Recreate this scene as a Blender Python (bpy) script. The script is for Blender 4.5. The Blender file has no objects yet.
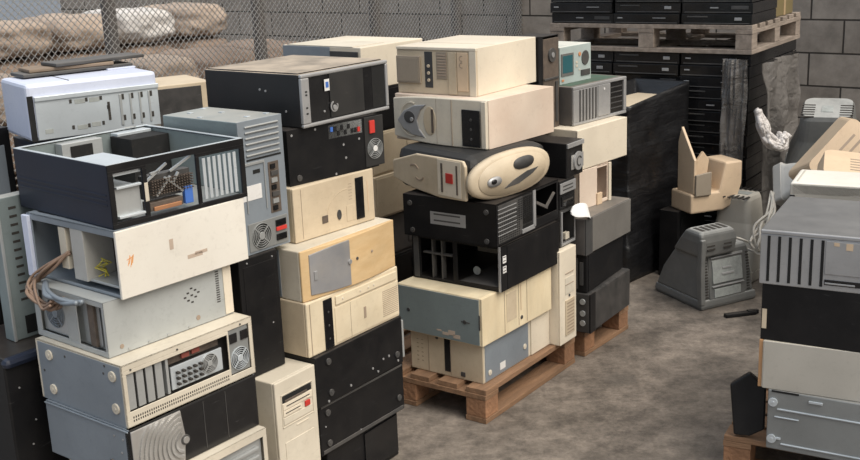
import bpy, bmesh, math, random
from mathutils import Vector, Matrix, noise
random.seed(7)
COL = bpy.context.scene.collection
PI = math.pi

# ------------------------------------------------------------------ materials
def mat(name, col, rough=.55, metal=0., dirt=.0, dcol=(.16, .12, .085), scale=6., bump=.0, bscale=40., spec=.5, topdust=0., dustcol=(.42, .36, .29), detail=6, stretch=None, var=.16, grime=.15, scratch=.3):
    m = bpy.data.materials.new(name); m.use_nodes = True
    nt = m.node_tree; N = nt.nodes; L = nt.links
    b = N['Principled BSDF']
    b.inputs['Roughness'].default_value = rough; b.inputs['Metallic'].default_value = metal
    b.inputs['Specular IOR Level'].default_value = spec
    tc = N.new('ShaderNodeTexCoord'); src = tc.outputs['Object']
    oi = N.new('ShaderNodeObjectInfo')
    vm = N.new('ShaderNodeVectorMath'); vm.operation = 'ADD'
    cb = N.new('ShaderNodeVectorMath'); cb.operation = 'SCALE'
    L.new(oi.outputs['Location'], cb.inputs[0]); cb.inputs['Scale'].default_value = 3.7
    L.new(src, vm.inputs[0]); L.new(cb.outputs[0], vm.inputs[1])
    vec = vm.outputs[0]
    if stretch:
        mp = N.new('ShaderNodeMapping'); mp.inputs['Scale'].default_value = stretch
        L.new(vec, mp.inputs['Vector']); vec = mp.outputs[0]
    n1 = N.new('ShaderNodeTexNoise'); n1.inputs['Scale'].default_value = scale; n1.inputs['Detail'].default_value = detail
    n1.inputs['Roughness'].default_value = .65; L.new(vec, n1.inputs['Vector'])
    r1 = N.new('ShaderNodeValToRGB'); r1.color_ramp.elements[0].position = .38; r1.color_ramp.elements[1].position = .72
    L.new(n1.outputs['Fac'], r1.inputs['Fac'])
    n2 = N.new('ShaderNodeTexNoise'); n2.inputs['Scale'].default_value = scale*.45; n2.inputs['Detail'].default_value = 2
    L.new(vec, n2.inputs['Vector'])
    c2 = N.new('ShaderNodeMixRGB'); c2.blend_type = 'MULTIPLY'; c2.inputs['Fac'].default_value = 1
    c2.inputs['Color1'].default_value = (*col, 1)
    mr = N.new('ShaderNodeMapRange'); mr.inputs['From Min'].default_value = .3; mr.inputs['From Max'].default_value = .7
    mr.inputs['To Min'].default_value = 1-var; mr.inputs['To Max'].default_value = 1+var*.5
    L.new(n2.outputs['Fac'], mr.inputs['Value']); L.new(mr.outputs[0], c2.inputs['Color2'])
    mx = N.new('ShaderNodeMixRGB'); mx.inputs['Color2'].default_value = (*dcol, 1)
    L.new(c2.outputs[0], mx.inputs['Color1'])
    mu = N.new('ShaderNodeMath'); mu.operation = 'MULTIPLY'; mu.inputs[1].default_value = dirt
    L.new(r1.outputs['Color'], mu.inputs[0]); L.new(mu.outputs[0], mx.inputs['Fac'])
    # fine grime and short scratches
    n4 = N.new('ShaderNodeTexNoise'); n4.inputs['Scale'].default_value = 38; n4.inputs['Detail'].default_value = 8; n4.inputs['Roughness'].default_value = .8; L.new(vec, n4.inputs['Vector'])
    r4 = N.new('ShaderNodeMapRange'); r4.inputs['From Min'].default_value = .54; r4.inputs['From Max'].default_value = .66; r4.inputs['To Max'].default_value = grime; L.new(n4.outputs['Fac'], r4.inputs['Value'])
    x4 = N.new('ShaderNodeMixRGB'); x4.inputs['Color2'].default_value = (*[c*.55+.0 for c in dcol], 1); L.new(mx.outputs[0], x4.inputs['Color1']); L.new(r4.outputs[0], x4.inputs['Fac'])
    mp5 = N.new('ShaderNodeMapping'); mp5.inputs['Scale'].default_value = (9, 9, 90); mp5.inputs['Rotation'].default_value = (.35, .5, .2); L.new(vm.outputs[0], mp5.inputs['Vector'])
    n5 = N.new('ShaderNodeTexNoise'); n5.inputs['Scale'].default_value = 1.3; n5.inputs['Detail'].default_value = 6; n5.inputs['Roughness'].default_value = .75; L.new(mp5.outputs[0], n5.inputs['Vector'])
    r5 = N.new('ShaderNodeMapRange'); r5.inputs['From Min'].default_value = .63; r5.inputs['From Max'].default_value = .70; r5.inputs['To Max'].default_value = scratch; L.new(n5.outputs['Fac'], r5.inputs['Value'])
    lum = sum(col)/3; sc_ = tuple(min(1, c*.45) for c in col) if lum > .2 else tuple(c*1.0+.10 for c in col)
    x5 = N.new('ShaderNodeMixRGB'); x5.inputs['Color2'].default_value = (*sc_, 1); L.new(x4.outputs[0], x5.inputs['Color1']); L.new(r5.outputs[0], x5.inputs['Fac'])
    out = x5.outputs[0]
    if topdust > 0:
        ge = N.new('ShaderNodeNewGeometry'); sp = N.new('ShaderNodeSeparateXYZ'); L.new(ge.outputs['Normal'], sp.inputs[0])
        m2 = N.new('ShaderNodeMapRange'); m2.inputs['From Min'].default_value = .6; m2.inputs['From Max'].default_value = .95
        m2.inputs['To Max'].default_value = topdust
        L.new(sp.outputs['Z'], m2.inputs['Value'])
        m3 = N.new('ShaderNodeMapRange'); m3.inputs['From Min'].default_value = .3; m3.inputs['From Max'].default_value = .6
        m3.inputs['To Min'].default_value = .45; L.new(n1.outputs['Fac'], m3.inputs['Value'])
        m4 = N.new('ShaderNodeMath'); m4.operation = 'MULTIPLY'; L.new(m2.outputs[0], m4.inputs[0]); L.new(m3.outputs[0], m4.inputs[1])
        m5 = N.new('ShaderNodeMixRGB'); m5.inputs['Color2'].default_value = (*dustcol, 1)
        L.new(out, m5.inputs['Color1']); L.new(m4.outputs[0], m5.inputs['Fac']); out = m5.outputs[0]
    L.new(out, b.inputs['Base Color'])
    rr = N.new('ShaderNodeMapRange'); rr.inputs['To Min'].default_value = max(.05, rough-.12); rr.inputs['To Max'].default_value = min(1, rough+.2)
    L.new(n1.outputs['Fac'], rr.inputs['Value']); L.new(rr.outputs[0], b.inputs['Roughness'])
    if bump > 0:
        n3 = N.new('ShaderNodeTexNoise'); n3.inputs['Scale'].default_value = bscale; n3.inputs['Detail'].default_value = 4
        L.new(vec, n3.inputs['Vector'])
        bp = N.new('ShaderNodeBump'); bp.inputs['Strength'].default_value = bump; bp.inputs['Distance'].default_value = .02
        L.new(n3.outputs['Fac'], bp.inputs['Height']); L.new(bp.outputs[0], b.inputs['Normal'])
    return m

RUST = (.30, .17, .09)
M = {}
M['beige'] = mat('beige_plastic', (.60, .50, .36), .5, dirt=.35, dcol=(.30, .21, .12), scale=7, topdust=.25, dustcol=(.55, .47, .36))
M['cream'] = mat('cream_painted_steel', (.74, .66, .53), .45, dirt=.16, dcol=(.42, .32, .22), scale=5, topdust=.15, dustcol=(.6, .52, .42))
M['pink'] = mat('pinkish_cream_painted_steel', (.72, .60, .49), .5, dirt=.35, dcol=(.50, .34, .25), scale=6)
M['yellow'] = mat('yellowed_plastic', (.68, .49, .27), .45, dirt=.45, dcol=(.50, .30, .12), scale=9, stretch=(1, 1, 3))
M['ivory'] = mat('ivory_plastic', (.66, .60, .49), .5, dirt=.25, dcol=(.34, .28, .2), scale=8)
M['white'] = mat('dirty_white_panel', (.80, .76, .68), .45, dirt=.22, dcol=(.45, .38, .3), scale=4, topdust=.1)
M['palegrey'] = mat('pale_grey_steel', (.47, .49, .48), .42, metal=.25, dirt=.25, dcol=(.25, .25, .24), scale=6, topdust=.2, dustcol=(.52, .5, .45))
M['bluegrey'] = mat('blue_grey_steel', (.26, .295, .33), .42, metal=.2, dirt=.3, dcol=(.17, .19, .21), scale=7)
M['greensteel'] = mat('green_grey_steel', (.27, .32, .32), .42, metal=.3, dirt=.3, dcol=(.16, .18, .18), scale=6, topdust=.5, dustcol=(.62, .57, .5))
M['galv'] = mat('galvanised_steel', (.50, .515, .51), .36, metal=.5, dirt=.25, dcol=(.28, .29, .29), scale=9, topdust=.15, dustcol=(.45, .42, .38))
M['lightsteel'] = mat('light_steel', (.62, .67, .70), .35, metal=.45, dirt=.15, dcol=(.4, .42, .44), scale=9)
M['bluewhite'] = mat('bluish_white_plastic', (.62, .66, .78), .4, dirt=.15, dcol=(.3, .36, .6), scale=4)
M['black'] = mat('black_painted_steel', (.008, .008, .009), .36, dirt=.4, dcol=(.022, .020, .019), scale=10, spec=.28, topdust=.3, dustcol=(.12, .10, .085))
M['blackdust'] = mat('dusty_black_steel', (.010, .010, .011), .42, dirt=.4, dcol=(.035, .03, .027), scale=8, topdust=.95, dustcol=(.46, .38, .29))
M['navy'] = mat('dark_navy_steel', (.010, .015, .032), .36, dirt=.35, dcol=(.03, .038, .06), scale=7, spec=.5)
M['gloss'] = mat('glossy_black_plastic', (.008, .008, .009), .16, dirt=.2, dcol=(.04, .04, .04), scale=12)
M['charcoal'] = mat('charcoal_plastic', (.05, .05, .05), .5, dirt=.4, dcol=(.13, .115, .1), scale=10, topdust=.35, dustcol=(.22, .2, .18))
M['darkgrey'] = mat('dark_grey_steel', (.085, .08, .076), .5, dirt=.4, dcol=(.2, .17, .15), scale=9, topdust=.3)
M['tapegrey'] = mat('grey_case_top', (.135, .135, .135), .45, dirt=.35, dcol=(.24, .23, .22), scale=9)
M['silver'] = mat('silver_plastic', (.42, .42, .42), .34, metal=.4, dirt=.25, dcol=(.25, .24, .23), scale=9)
M['brushed'] = mat('brushed_silver', (.55, .54, .52), .3, metal=.6, dirt=.35, dcol=(.3, .27, .23), scale=12)
M['void'] = mat('dark_inside', (.006, .006, .006), .8)
M['pcb'] = mat('circuit_board', (.05, .11, .075), .5, dirt=.6, dcol=(.12, .11, .08), scale=25)
M['brownpart'] = mat('grimy_brown_metal', (.16, .125, .10), .5, metal=.3, dirt=.6, dcol=(.05, .045, .04), scale=30)
M['brown'] = mat('brown_board', (.27, .20, .14), .7, dirt=.5, dcol=(.12, .09, .07), scale=12, stretch=(1, 4, 4))
M['red'] = mat('red_plastic', (.55, .04, .03), .4)
M['blue'] = mat('blue_plastic', (.06, .16, .5), .4)
M['teal'] = mat('pale_teal_plastic', (.44, .52, .50), .45, dirt=.3, dcol=(.3, .3, .28), scale=8, topdust=.9, dustcol=(.68, .66, .58))
M['tealglass'] = mat('teal_screen', (.03, .12, .14), .15)
M['orange'] = mat('orange_plastic', (.6, .26, .12), .5)
M['copper'] = mat('copper', (.6, .3, .16), .35, metal=.7)
M['label'] = mat('paper_label', (.75, .74, .72), .7, dirt=.2)
M['greylabel'] = mat('grey_label', (.36, .38, .36), .5, dirt=.5, dcol=(.2, .2, .2), scale=60)
M['taupe'] = mat('taupe_panel', (.30, .25, .19), .6, dirt=.2)
M['vent'] = mat('vent_holes', (.04, .035, .03), .8)
M['scribble'] = mat('orange_marker', (.75, .33, .10), .7)
M['pencil'] = mat('faded_stamp', (.48, .38, .30), .8)
M['wood'] = mat('pallet_wood', (.29, .165, .09), .8, dirt=.55, dcol=(.17, .10, .06), scale=9, bump=.3, bscale=30, stretch=(1, 6, 6), var=.3)
M['woodend'] = mat('pallet_block_wood', (.33, .17, .088), .85, dirt=.6, dcol=(.17, .09, .05), scale=14, bump=.4, bscale=50, var=.3)
M['oldwood'] = mat('weathered_pallet_wood', (.34, .28, .23), .85, dirt=.5, dcol=(.13, .10, .08), scale=9, bump=.3, bscale=30, stretch=(1, 6, 6), var=.3)
M['card'] = mat('cardboard', (.38, .27, .15), .8, dirt=.3)
M['ochre'] = mat('dark_ochre_card', (.16, .125, .05), .8, dirt=.3)
M['crtgrey'] = mat('dusty_grey_plastic', (.115, .117, .112), .55, dirt=.35, dcol=(.26, .25, .23), scale=8, topdust=.75, dustcol=(.42, .42, .40))
M['crtlight'] = mat('light_grey_plastic', (.48, .47, .44), .5, dirt=.35, dcol=(.3, .28, .25), scale=8)
M['shell'] = mat('peach_beige_plastic', (.66, .50, .34), .5, dirt=.2, dcol=(.38, .26, .16), scale=6)
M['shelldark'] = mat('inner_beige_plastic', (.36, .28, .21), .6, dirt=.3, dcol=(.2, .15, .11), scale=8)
M['cable'] = mat('brown_cable', (.26, .17, .12), .6, dirt=.4)
M['cablegrey'] = mat('pale_cable', (.55, .52, .46), .5, dirt=.3)
M['yellowcable'] = mat('yellow_cable', (.55, .48, .05), .5)
M['sackbrown'] = mat('brown_sacking', (.34, .25, .19), .85, dirt=.6, dcol=(.17, .12, .095), scale=3.5, bump=1., bscale=9)
M['sacktan'] = mat('tan_sacking', (.42, .33, .26), .85, dirt=.55, dcol=(.22, .17, .14), scale=4, bump=1., bscale=10)
M['sackgrey'] = mat('grey_white_sacking', (.38, .36, .34), .8, dirt=.6, dcol=(.25, .22, .2), scale=5, bump=1., bscale=12)
M['sackwhite'] = mat('white_sacking', (.62, .59, .56), .8, dirt=.35, dcol=(.4, .36, .33), scale=8, bump=1., bscale=14)
M['fence'] = mat('galvanised_wire', (.40, .39, .37), .5, metal=.4, dirt=.4, dcol=(.2, .18, .16), scale=3)
M['post'] = mat('fence_post_steel', (.13, .12, .115), .6, metal=.2, dirt=.4, dcol=(.2, .17, .15), scale=9)
M['whiteplastic'] = mat('clean_white_plastic', (.85, .85, .84), .4)

# stretch film materials: glossy, wrinkled
def film(name, col, alpha=1., bump=.9, rough=.22, scale=(7, 7, 26), dirt=.0):
    m = mat(name, col, rough, bump=0, dirt=dirt, dcol=(.12, .11, .1), scale=8)
    nt = m.node_tree; N = nt.nodes; L = nt.links; b = N['Principled BSDF']
    tc = N.new('ShaderNodeTexCoord'); mp = N.new('ShaderNodeMapping'); mp.inputs['Scale'].default_value = scale
    mp.inputs['Rotation'].default_value = (.25, .45, 0)
    L.new(tc.outputs['Object'], mp.inputs['Vector'])
    n = N.new('ShaderNodeTexNoise'); n.inputs['Scale'].default_value = 1.6; n.inputs['Detail'].default_value = 5; n.inputs['Distortion'].default_value = .6
    L.new(mp.outputs[0], n.inputs['Vector'])
    bp = N.new('ShaderNodeBump'); bp.inputs['Strength'].default_value = bump; bp.inputs['Distance'].default_value = .03
    L.new(n.outputs['Fac'], bp.inputs['Height']); L.new(bp.outputs[0], b.inputs['Normal'])
    b.inputs['Alpha'].default_value = alpha
    return m
M['blackfilm'] = film('black_stretch_film', (.008, .008, .009), rough=.38, bump=.35, scale=(3, 3, 14))
M['greyfilm'] = film('cloudy_stretch_film', (.22, .205, .19), alpha=.6, rough=.3, scale=(5, 5, 9), dirt=.3)
M['whitefilm'] = film('white_stretch_film', (.62, .58, .55), rough=.3, scale=(20, 20, 20))

def concrete():
    m = bpy.data.materials.new('stained_concrete'); m.use_nodes = True
    nt = m.node_tree; N = nt.nodes; L = nt.links; b = N['Principled BSDF']
    tc = N.new('ShaderNodeTexCoord')
    def ns(s, d, r=.6, dist=0):
        n = N.new('ShaderNodeTexNoise'); n.inputs['Scale'].default_value = s; n.inputs['Detail'].default_value = d
        n.inputs['Roughness'].default_value = r; n.inputs['Distortion'].default_value = dist
        L.new(tc.outputs['Object'], n.inputs['Vector']); return n
    a = ns(2.6, 9, .72, .0); r = N.new('ShaderNodeValToRGB'); e = r.color_ramp.elements
    e[0].position = .34; e[0].color = (.10, .085, .072, 1); e[1].position = .68; e[1].color = (.31, .265, .225, 1)
    x = e.new(.5); x.color = (.195, .168, .143, 1)
    L.new(a.outputs['Fac'], r.inputs['Fac'])
    c = ns(11, 9, .8, .0); r2 = N.new('ShaderNodeValToRGB'); r2.color_ramp.elements[0].position = .36; r2.color_ramp.elements[0].color = (.42, .40, .38, 1)
    r2.color_ramp.elements[1].position = .6; r2.color_ramp.elements[1].color = (1.08, 1.05, 1.0, 1)
    L.new(c.outputs['Fac'], r2.inputs['Fac'])
    mx = N.new('ShaderNodeMixRGB'); mx.blend_type = 'MULTIPLY'; mx.inputs['Fac'].default_value = .85
    L.new(r.outputs[0], mx.inputs['Color1']); L.new(r2.outputs[0], mx.inputs['Color2'])
    d = ns(60, 3, .6); r3 = N.new('ShaderNodeMapRange'); r3.inputs['To Min'].default_value = .75; r3.inputs['To Max'].default_value = 1.25
    L.new(d.outputs['Fac'], r3.inputs['Value'])
    m3 = N.new('ShaderNodeMixRGB'); m3.blend_type = 'MULTIPLY'; m3.inputs['Fac'].default_value = 1
    L.new(mx.outputs[0], m3.inputs['Color1']); L.new(r3.outputs[0], m3.inputs['Color2'])
    L.new(m3.outputs[0], b.inputs['Base Color'])
    # round oily ring on the floor
    vd = N.new('ShaderNodeVectorMath'); vd.operation = 'DISTANCE'; vd.inputs[1].default_value = (.81, 4.52, 0); L.new(tc.outputs['Object'], vd.inputs[0])
    rg = N.new('ShaderNodeMapRange'); rg.inputs['From Min'].default_value = .09; rg.inputs['From Max'].default_value = .05; rg.inputs['To Max'].default_value = .45; L.new(vd.outputs['Value'], rg.inputs['Value'])
    m4 = N.new('ShaderNodeMixRGB'); m4.inputs['Color2'].default_value = (.10, .088, .075, 1); L.new(m3.outputs[0], m4.inputs['Color1']); L.new(rg.outputs[0], m4.inputs['Fac']); L.new(m4.outputs[0], b.inputs['Base Color'])
    bp = N.new('ShaderNodeBump'); bp.inputs['Strength'].default_value = .35; bp.inputs['Distance'].default_value = .01
    L.new(c.outputs['Fac'], bp.inputs['Height']); L.new(bp.outputs[0], b.inputs['Normal'])
    rr = N.new('ShaderNodeMapRange'); rr.inputs['To Min'].default_value = .45; rr.inputs['To Max'].default_value = .9
    L.new(a.outputs['Fac'], rr.inputs['Value']); L.new(rr.outputs[0], b.inputs['Roughness'])
    return m

def blockwall(bh):
    m = bpy.data.materials.new('concrete_blocks'); m.use_nodes = True
    nt = m.node_tree; N = nt.nodes; L = nt.links; b = N['Principled BSDF']
    tc = N.new('ShaderNodeTexCoord'); sp = N.new('ShaderNodeSeparateXYZ'); cb = N.new('ShaderNodeCombineXYZ')
    L.new(tc.outputs['Object'], sp.inputs[0]); L.new(sp.outputs['X'], cb.inputs['X'])
    ad = N.new('ShaderNodeMath'); ad.inputs[1].default_value = -.077; L.new(sp.outputs['Z'], ad.inputs[0]); L.new(ad.outputs[0], cb.inputs['Y'])
    br = N.new('ShaderNodeTexBrick'); br.inputs['Scale'].default_value = 1
    br.inputs['Brick Width'].default_value = bh*2; br.inputs['Row Height'].default_value = bh
    br.inputs['Mortar Size'].default_value = .007; br.inputs['Mortar Smooth'].default_value = .3
    br.inputs['Color1'].default_value = (.275, .24, .205, 1); br.inputs['Color2'].default_value = (.34, .30, .26, 1)
    br.inputs['Mortar'].default_value = (.045, .038, .032, 1)
    L.new(cb.outputs[0], br.inputs['Vector'])
    n = N.new('ShaderNodeTexNoise'); n.inputs['Scale'].default_value = 5; n.inputs['Detail'].default_value = 9; n.inputs['Roughness'].default_value = .7
    L.new(tc.outputs['Object'], n.inputs['Vector'])
    mr = N.new('ShaderNodeMapRange'); mr.inputs['From Min'].default_value = .3; mr.inputs['From Max'].default_value = .7
    mr.inputs['To Min'].default_value = .65; mr.inputs['To Max'].default_value = 1.25; L.new(n.outputs['Fac'], mr.inputs['Value'])
    mx = N.new('ShaderNodeMixRGB'); mx.blend_type = 'MULTIPLY'; mx.inputs['Fac'].default_value = 1
    L.new(br.outputs['Color'], mx.inputs['Color1']); L.new(mr.outputs[0], mx.inputs['Color2']); L.new(mx.outputs[0], b.inputs['Base Color'])
    b.inputs['Roughness'].default_value = .9
    bp = N.new('ShaderNodeBump'); bp.inputs['Strength'].default_value = .8; bp.inputs['Distance'].default_value = .015; bp.invert = True
    L.new(br.outputs['Fac'], bp.inputs['Height']); L.new(bp.outputs[0], b.inputs['Normal'])
    return m

# ------------------------------------------------------------------ mesh builder
class MB:
    """collects shapes; mapping f turns (s,t,d) into local coordinates"""
    def __init__(s, f=None): s.v = []; s.f = []; s.mi = []; s.map = f or (lambda a, b, c: (a, b, c)); s.cur = 0
    def pt(s, a, b, c): s.v.append(s.map(a, b, c)); return len(s.v)-1
    def face(s, ids): s.f.append(ids); s.mi.append(s.cur)
    def box(s, a0, a1, b0, b1, c0, c1):
        i = [s.pt(a, b, c) for c in (c0, c1) for b in (b0, b1) for a in (a0, a1)]
        for q in ((0, 2, 3, 1), (4, 5, 7, 6), (0, 1, 5, 4), (2, 6, 7, 3), (0, 4, 6, 2), (1, 3, 7, 5)): s.face([i[k] for k in q])
        return s
    def prism(s, poly, c0, c1):
        n = len(poly); lo = [s.pt(a, b, c0) for a, b in poly]; hi = [s.pt(a, b, c1) for a, b in poly]
        s.face(lo[::-1]); s.face(hi)
        for k in range(n): s.face([lo[k], lo[(k+1) % n], hi[(k+1) % n], hi[k]])
        return s
    def disc(s, a, b, r, c0, c1, n=28, ry=None):
        ry = ry or r
        return s.prism([(a+r*math.cos(2*PI*k/n), b+ry*math.sin(2*PI*k/n)) for k in range(n)], c0, c1)
    def ring(s, a, b, r0, r1, c0, c1, n=32, k0=0, k1=None, ry=1.):
        k1 = n if k1 is None else k1; full = (k1-k0 == n)
        rows = []
        for k in range(k0, k1+(0 if full else 1)):
            t = 2*PI*k/n; ca, sa = math.cos(t), math.sin(t)*ry
            rows.append([s.pt(a+r0*ca, b+r0*sa, c0), s.pt(a+r1*ca, b+r1*sa, c0), s.pt(a+r1*ca, b+r1*sa, c1), s.pt(a+r0*ca, b+r0*sa, c1)])
        m = len(rows)
        for k in range(m if full else m-1):
            p, q = rows[k], rows[(k+1) % m]
            for j in range(4): s.face([p[j], p[(j+1) % 4], q[(j+1) % 4], q[j]])
        if not full: s.face(rows[0]); s.face(rows[-1][::-1])
        return s
    def bar(s, p, q, w, c0, c1):
        dx, dy = q[0]-p[0], q[1]-p[1]; l = math.hypot(dx, dy) or 1; nx, ny = -dy/l*w/2, dx/l*w/2
        return s.prism([(p[0]-nx, p[1]-ny), (q[0]-nx, q[1]-ny), (q[0]+nx, q[1]+ny), (p[0]+nx, p[1]+ny)], c0, c1)
    def tube(s, pts, r, n=6):
        pts = [Vector(p) for p in pts]; rows = []
        for k, p in enumerate(pts):
            d = (pts[min(k+1, len(pts)-1)]-pts[max(k-1, 0)]).normalized()
            x = d.cross(Vector((0, 0, 1)));
            if x.length < .05: x = d.cross(Vector((1, 0, 0)))
            x.normalize(); y = d.cross(x)
            rows.append([s.pt(*(p+x*(r*math.cos(2*PI*j/n))+y*(r*math.sin(2*PI*j/n)))) for j in range(n)])
        for a, b in zip(rows, rows[1:]):
            for j in range(n): s.face([a[j], a[(j+1) % n], b[(j+1) % n], b[j]])
        s.face(rows[0][::-1]); s.face(rows[-1]); return s
    def loft(s, secs, cap=True):
        rows = [[s.pt(*p) for p in sec] for sec in secs]; n = len(rows[0])
        for a, b in zip(rows, rows[1:]):
            for j in range(n): s.face([a[j], a[(j+1) % n], b[(j+1) % n], b[j]])
        if cap: s.face(rows[0][::-1]); s.face(rows[-1])
        return s
    def plate(s, W, H, holes, c0, c1):
        """rectangle 0..W x 0..H minus rectangular holes"""
        xs = sorted({0., W, *[h[0] for h in holes], *[h[1] for h in holes]}); ys = sorted({0., H, *[h[2] for h in holes], *[h[3] for h in holes]})
        for y0, y1 in zip(ys, ys[1:]):
            run = None
            for x0, x1 in list(zip(xs, xs[1:]))+[(W, None)]:
                solid = x1 is not None and not any(h[0] <= (x0+x1)/2 <= h[1] and h[2] <= (y0+y1)/2 <= h[3] for h in holes)
                if solid and run is None: run = x0
                if not solid and run is not None: s.box(run, x0, y0, y1, c0, c1); run = None
        return s
    def build(s, name, mats, parent=None, bevel=0., smooth=False, sub=0, seg=2):
        me = bpy.data.meshes.new(name); me.from_pydata([tuple(p) for p in s.v], [], s.f); me.update()
        if not isinstance(mats, (list, tuple)): mats = [mats]
        for m in mats: me.materials.append(m)
        for p, k in zip(me.polygons, s.mi): p.material_index = min(k, len(mats)-1); p.use_smooth = smooth
        bm = bmesh.new(); bm.from_mesh(me); bmesh.ops.recalc_face_normals(bm, faces=bm.faces); bm.to_mesh(me); bm.free()
        o = bpy.data.objects.new(name, me); COL.objects.link(o)
        if parent: o.parent = parent
        if bevel:
            b = o.modifiers.new('bevel', 'BEVEL'); b.width = bevel; b.segments = seg; b.limit_method = 'ANGLE'; b.angle_limit = .7
            b.harden_normals = False
        if sub:
            b = o.modifiers.new('sub', 'SUBSURF'); b.levels = sub; b.render_levels = sub
        return o

def tag(o, label=None, cat=None, group=None, kind=None):
    if label: o['label'] = label
    if cat: o['category'] = cat
    if group: o['group'] = group
    if kind: o['kind'] = kind
    return o
def empty(name, loc, th=0, label=None, cat=None, group=None, rot=None):
    o = bpy.data.objects.new(name, None); COL.objects.link(o); o.location = loc; o.rotation_euler = rot or (0, 0, th)
    o.empty_display_size = .05
    return tag(o, label, cat, group)

# ------------------------------------------------------------------ computer case toolkit
# face 'R' = right-hand visible side, 'L' = left-hand visible side, 'T' = top; s runs left to right, t up, d outward
class Case:
    def __init__(c, name, label, x, y, th, a, b, h, z, cat='computer case', group='scrapped computer cases', rot=None):
        c.a, c.b, c.h = a, b, h-.0012
        u = (math.cos(th), math.sin(th)); v = (-u[1], u[0])
        cx = x+u[0]*b/2+v[0]*a/2; cy = y+u[1]*b/2+v[1]*a/2
        c.root = empty(name, (cx, cy, z+.0006), th, label, cat, group)
    def m(c, f):
        A, B, H = c.a, c.b, c.h; ox, oy = B/2, A/2
        if f == 'R': return (lambda s, t, d: (s-ox, -d-oy, t)), B, H
        if f == 'L': return (lambda s, t, d: (-d-ox, A-s-oy, t)), A, H
        if f == 'T': return (lambda s, t, d: (s-ox, t-oy, H+d)), B, A
        if f == 'I': return (lambda s, t, d: (s-ox, t-oy, d)), B, A      # inside, z as d
        if f == 'K': return (lambda s, t, d: (B-s-ox, A+d-oy, t)), B, H      # back (behind R)
        if f == 'E': return (lambda s, t, d: (B+d-ox, s-oy, t)), A, H        # end (opposite L)
    def mb(c, f): mp, W, H = c.m(f); return MB(mp), W, H
    def solid(c, mt, name='case_shell', bevel=.004, inset=0, kid=None):
        b = MB(); B, A = c.b/2, c.a/2
        b.box(-B+inset, B, -A+inset, A, 0, c.h)
        return b.build(name, mt, kid or c.root, bevel=bevel)
    def shell(c, mt, holes, t=.003, name='case_shell', depth=None):
        """hollow sheet-metal body; holes: face -> list of fractional rects (s0,s1,t0,t1) or 'open'"""
        b = MB()
        for f in 'RLTKEI':
            mp, W, H = c.m(f); b.map = mp; hs = holes.get(f, [])
            if hs == 'open': continue
            hs = [(q[0]*W, q[1]*W, q[2]*H, q[3]*H) for q in hs]
            if f == 'I': b.plate(W, H, hs, 0, t)
            else: b.plate(W, H, hs, -t, 0)
        return b.build(name, mt, c.root, bevel=.0012)
    # components, all in fractions of the face
    def slab(c, f, r, d0, d1, mt, name, bevel=.0015, parent=None):
        b, W, H = c.mb(f); b.box(r[0]*W, r[1]*W, r[2]*H, r[3]*H, d0, d1); return b.build(name, mt, parent or c.root, bevel=bevel)
    def slabs(c, f, rs, d0, d1, mt, name, bevel=.0008, parent=None):
        b, W, H = c.mb(f)
        for r in rs:
            b, W, H = c.mb(f); b.box(r[0]*W, r[1]*W, r[2]*H, r[3]*H, d0, d1); o = b.build(name, mt, parent or c.root, bevel=bevel)
        return o
    def poly(c, f, pts, d0, d1, mt, name, bevel=.002, parent=None, smooth=False):
        b, W, H = c.mb(f); b.prism([(p[0]*W, p[1]*H) for p in pts], d0, d1); return b.build(name, mt, parent or c.root, bevel=bevel, smooth=smooth)
    def disc(c, f, s, t, r, d0, d1, mt, name, parent=None, ry=None, bevel=.001):
        b, W, H = c.mb(f); b.disc(s*W, t*H, r, d0, d1, ry=ry); return b.build(name, mt, parent or c.root, bevel=bevel)
    def feet(c, f, pts, mt, r=.011, name='rubber_foot'):
        for s, t in pts:
            b, W, H = c.mb(f); b.disc(s*W, t*H, r, 0, .006, 18); b.disc(s*W, t*H, r*.35, .006, .0075, 10); b.build(name, mt, c.root, bevel=.001)
    def screws(c, f, pts, mt, r=.004, name='screw'):
        b, W, H = c.mb(f)
        for s, t in pts:
            b, W, H = c.mb(f); b.disc(s*W, t*H, r, 0, .0025, 10); b.build(name, mt, c.root)
    def fan(c, f, s, t, r, mt, back=True, d=.001, name='fan_grille', hub=None):
        b, W, H = c.mb(f); S, T = s*W, t*H
        if back: c.disc(f, s, t, r*1.02, d-.0008, d, M['void'], 'fan_opening')
        for k in range(5):
            q = r*(.3+.7*k/4); b.ring(S, T, q-.0012, q+.0008, d, d+.003, 28)
        for k in range(4):
            g = PI/4+k*PI/2; b.bar((S+r*.2*math.cos(g), T+r*.2*math.sin(g)), (S+r*math.cos(g), T+r*math.sin(g)), .003, d, d+.0035)
        g = b.build(name, mt, c.root)
        hb = c.disc(f, s, t, r*.3, d, d+.004, hub or mt, 'fan_hub', parent=g)
        return g
    def grid(c, f, r, nx, ny, mt=None, w=.5, hgt=.5, name='vent_holes', d=.0006):
        b, W, H = c.mb(f); dx = (r[1]-r[0])/nx; dy = (r[3]-r[2])/ny
        for i in range(nx):
            for j in range(ny):
                x = r[0]+(i+.5)*dx; y = r[2]+(j+.5)*dy
                b.box((x-dx*w/2)*W, (x+dx*w/2)*W, (y-dy*hgt/2)*H, (y+dy*hgt/2)*H, -.0004, d)
        return b.build(name, mt or M['vent'], c.root)
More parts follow.
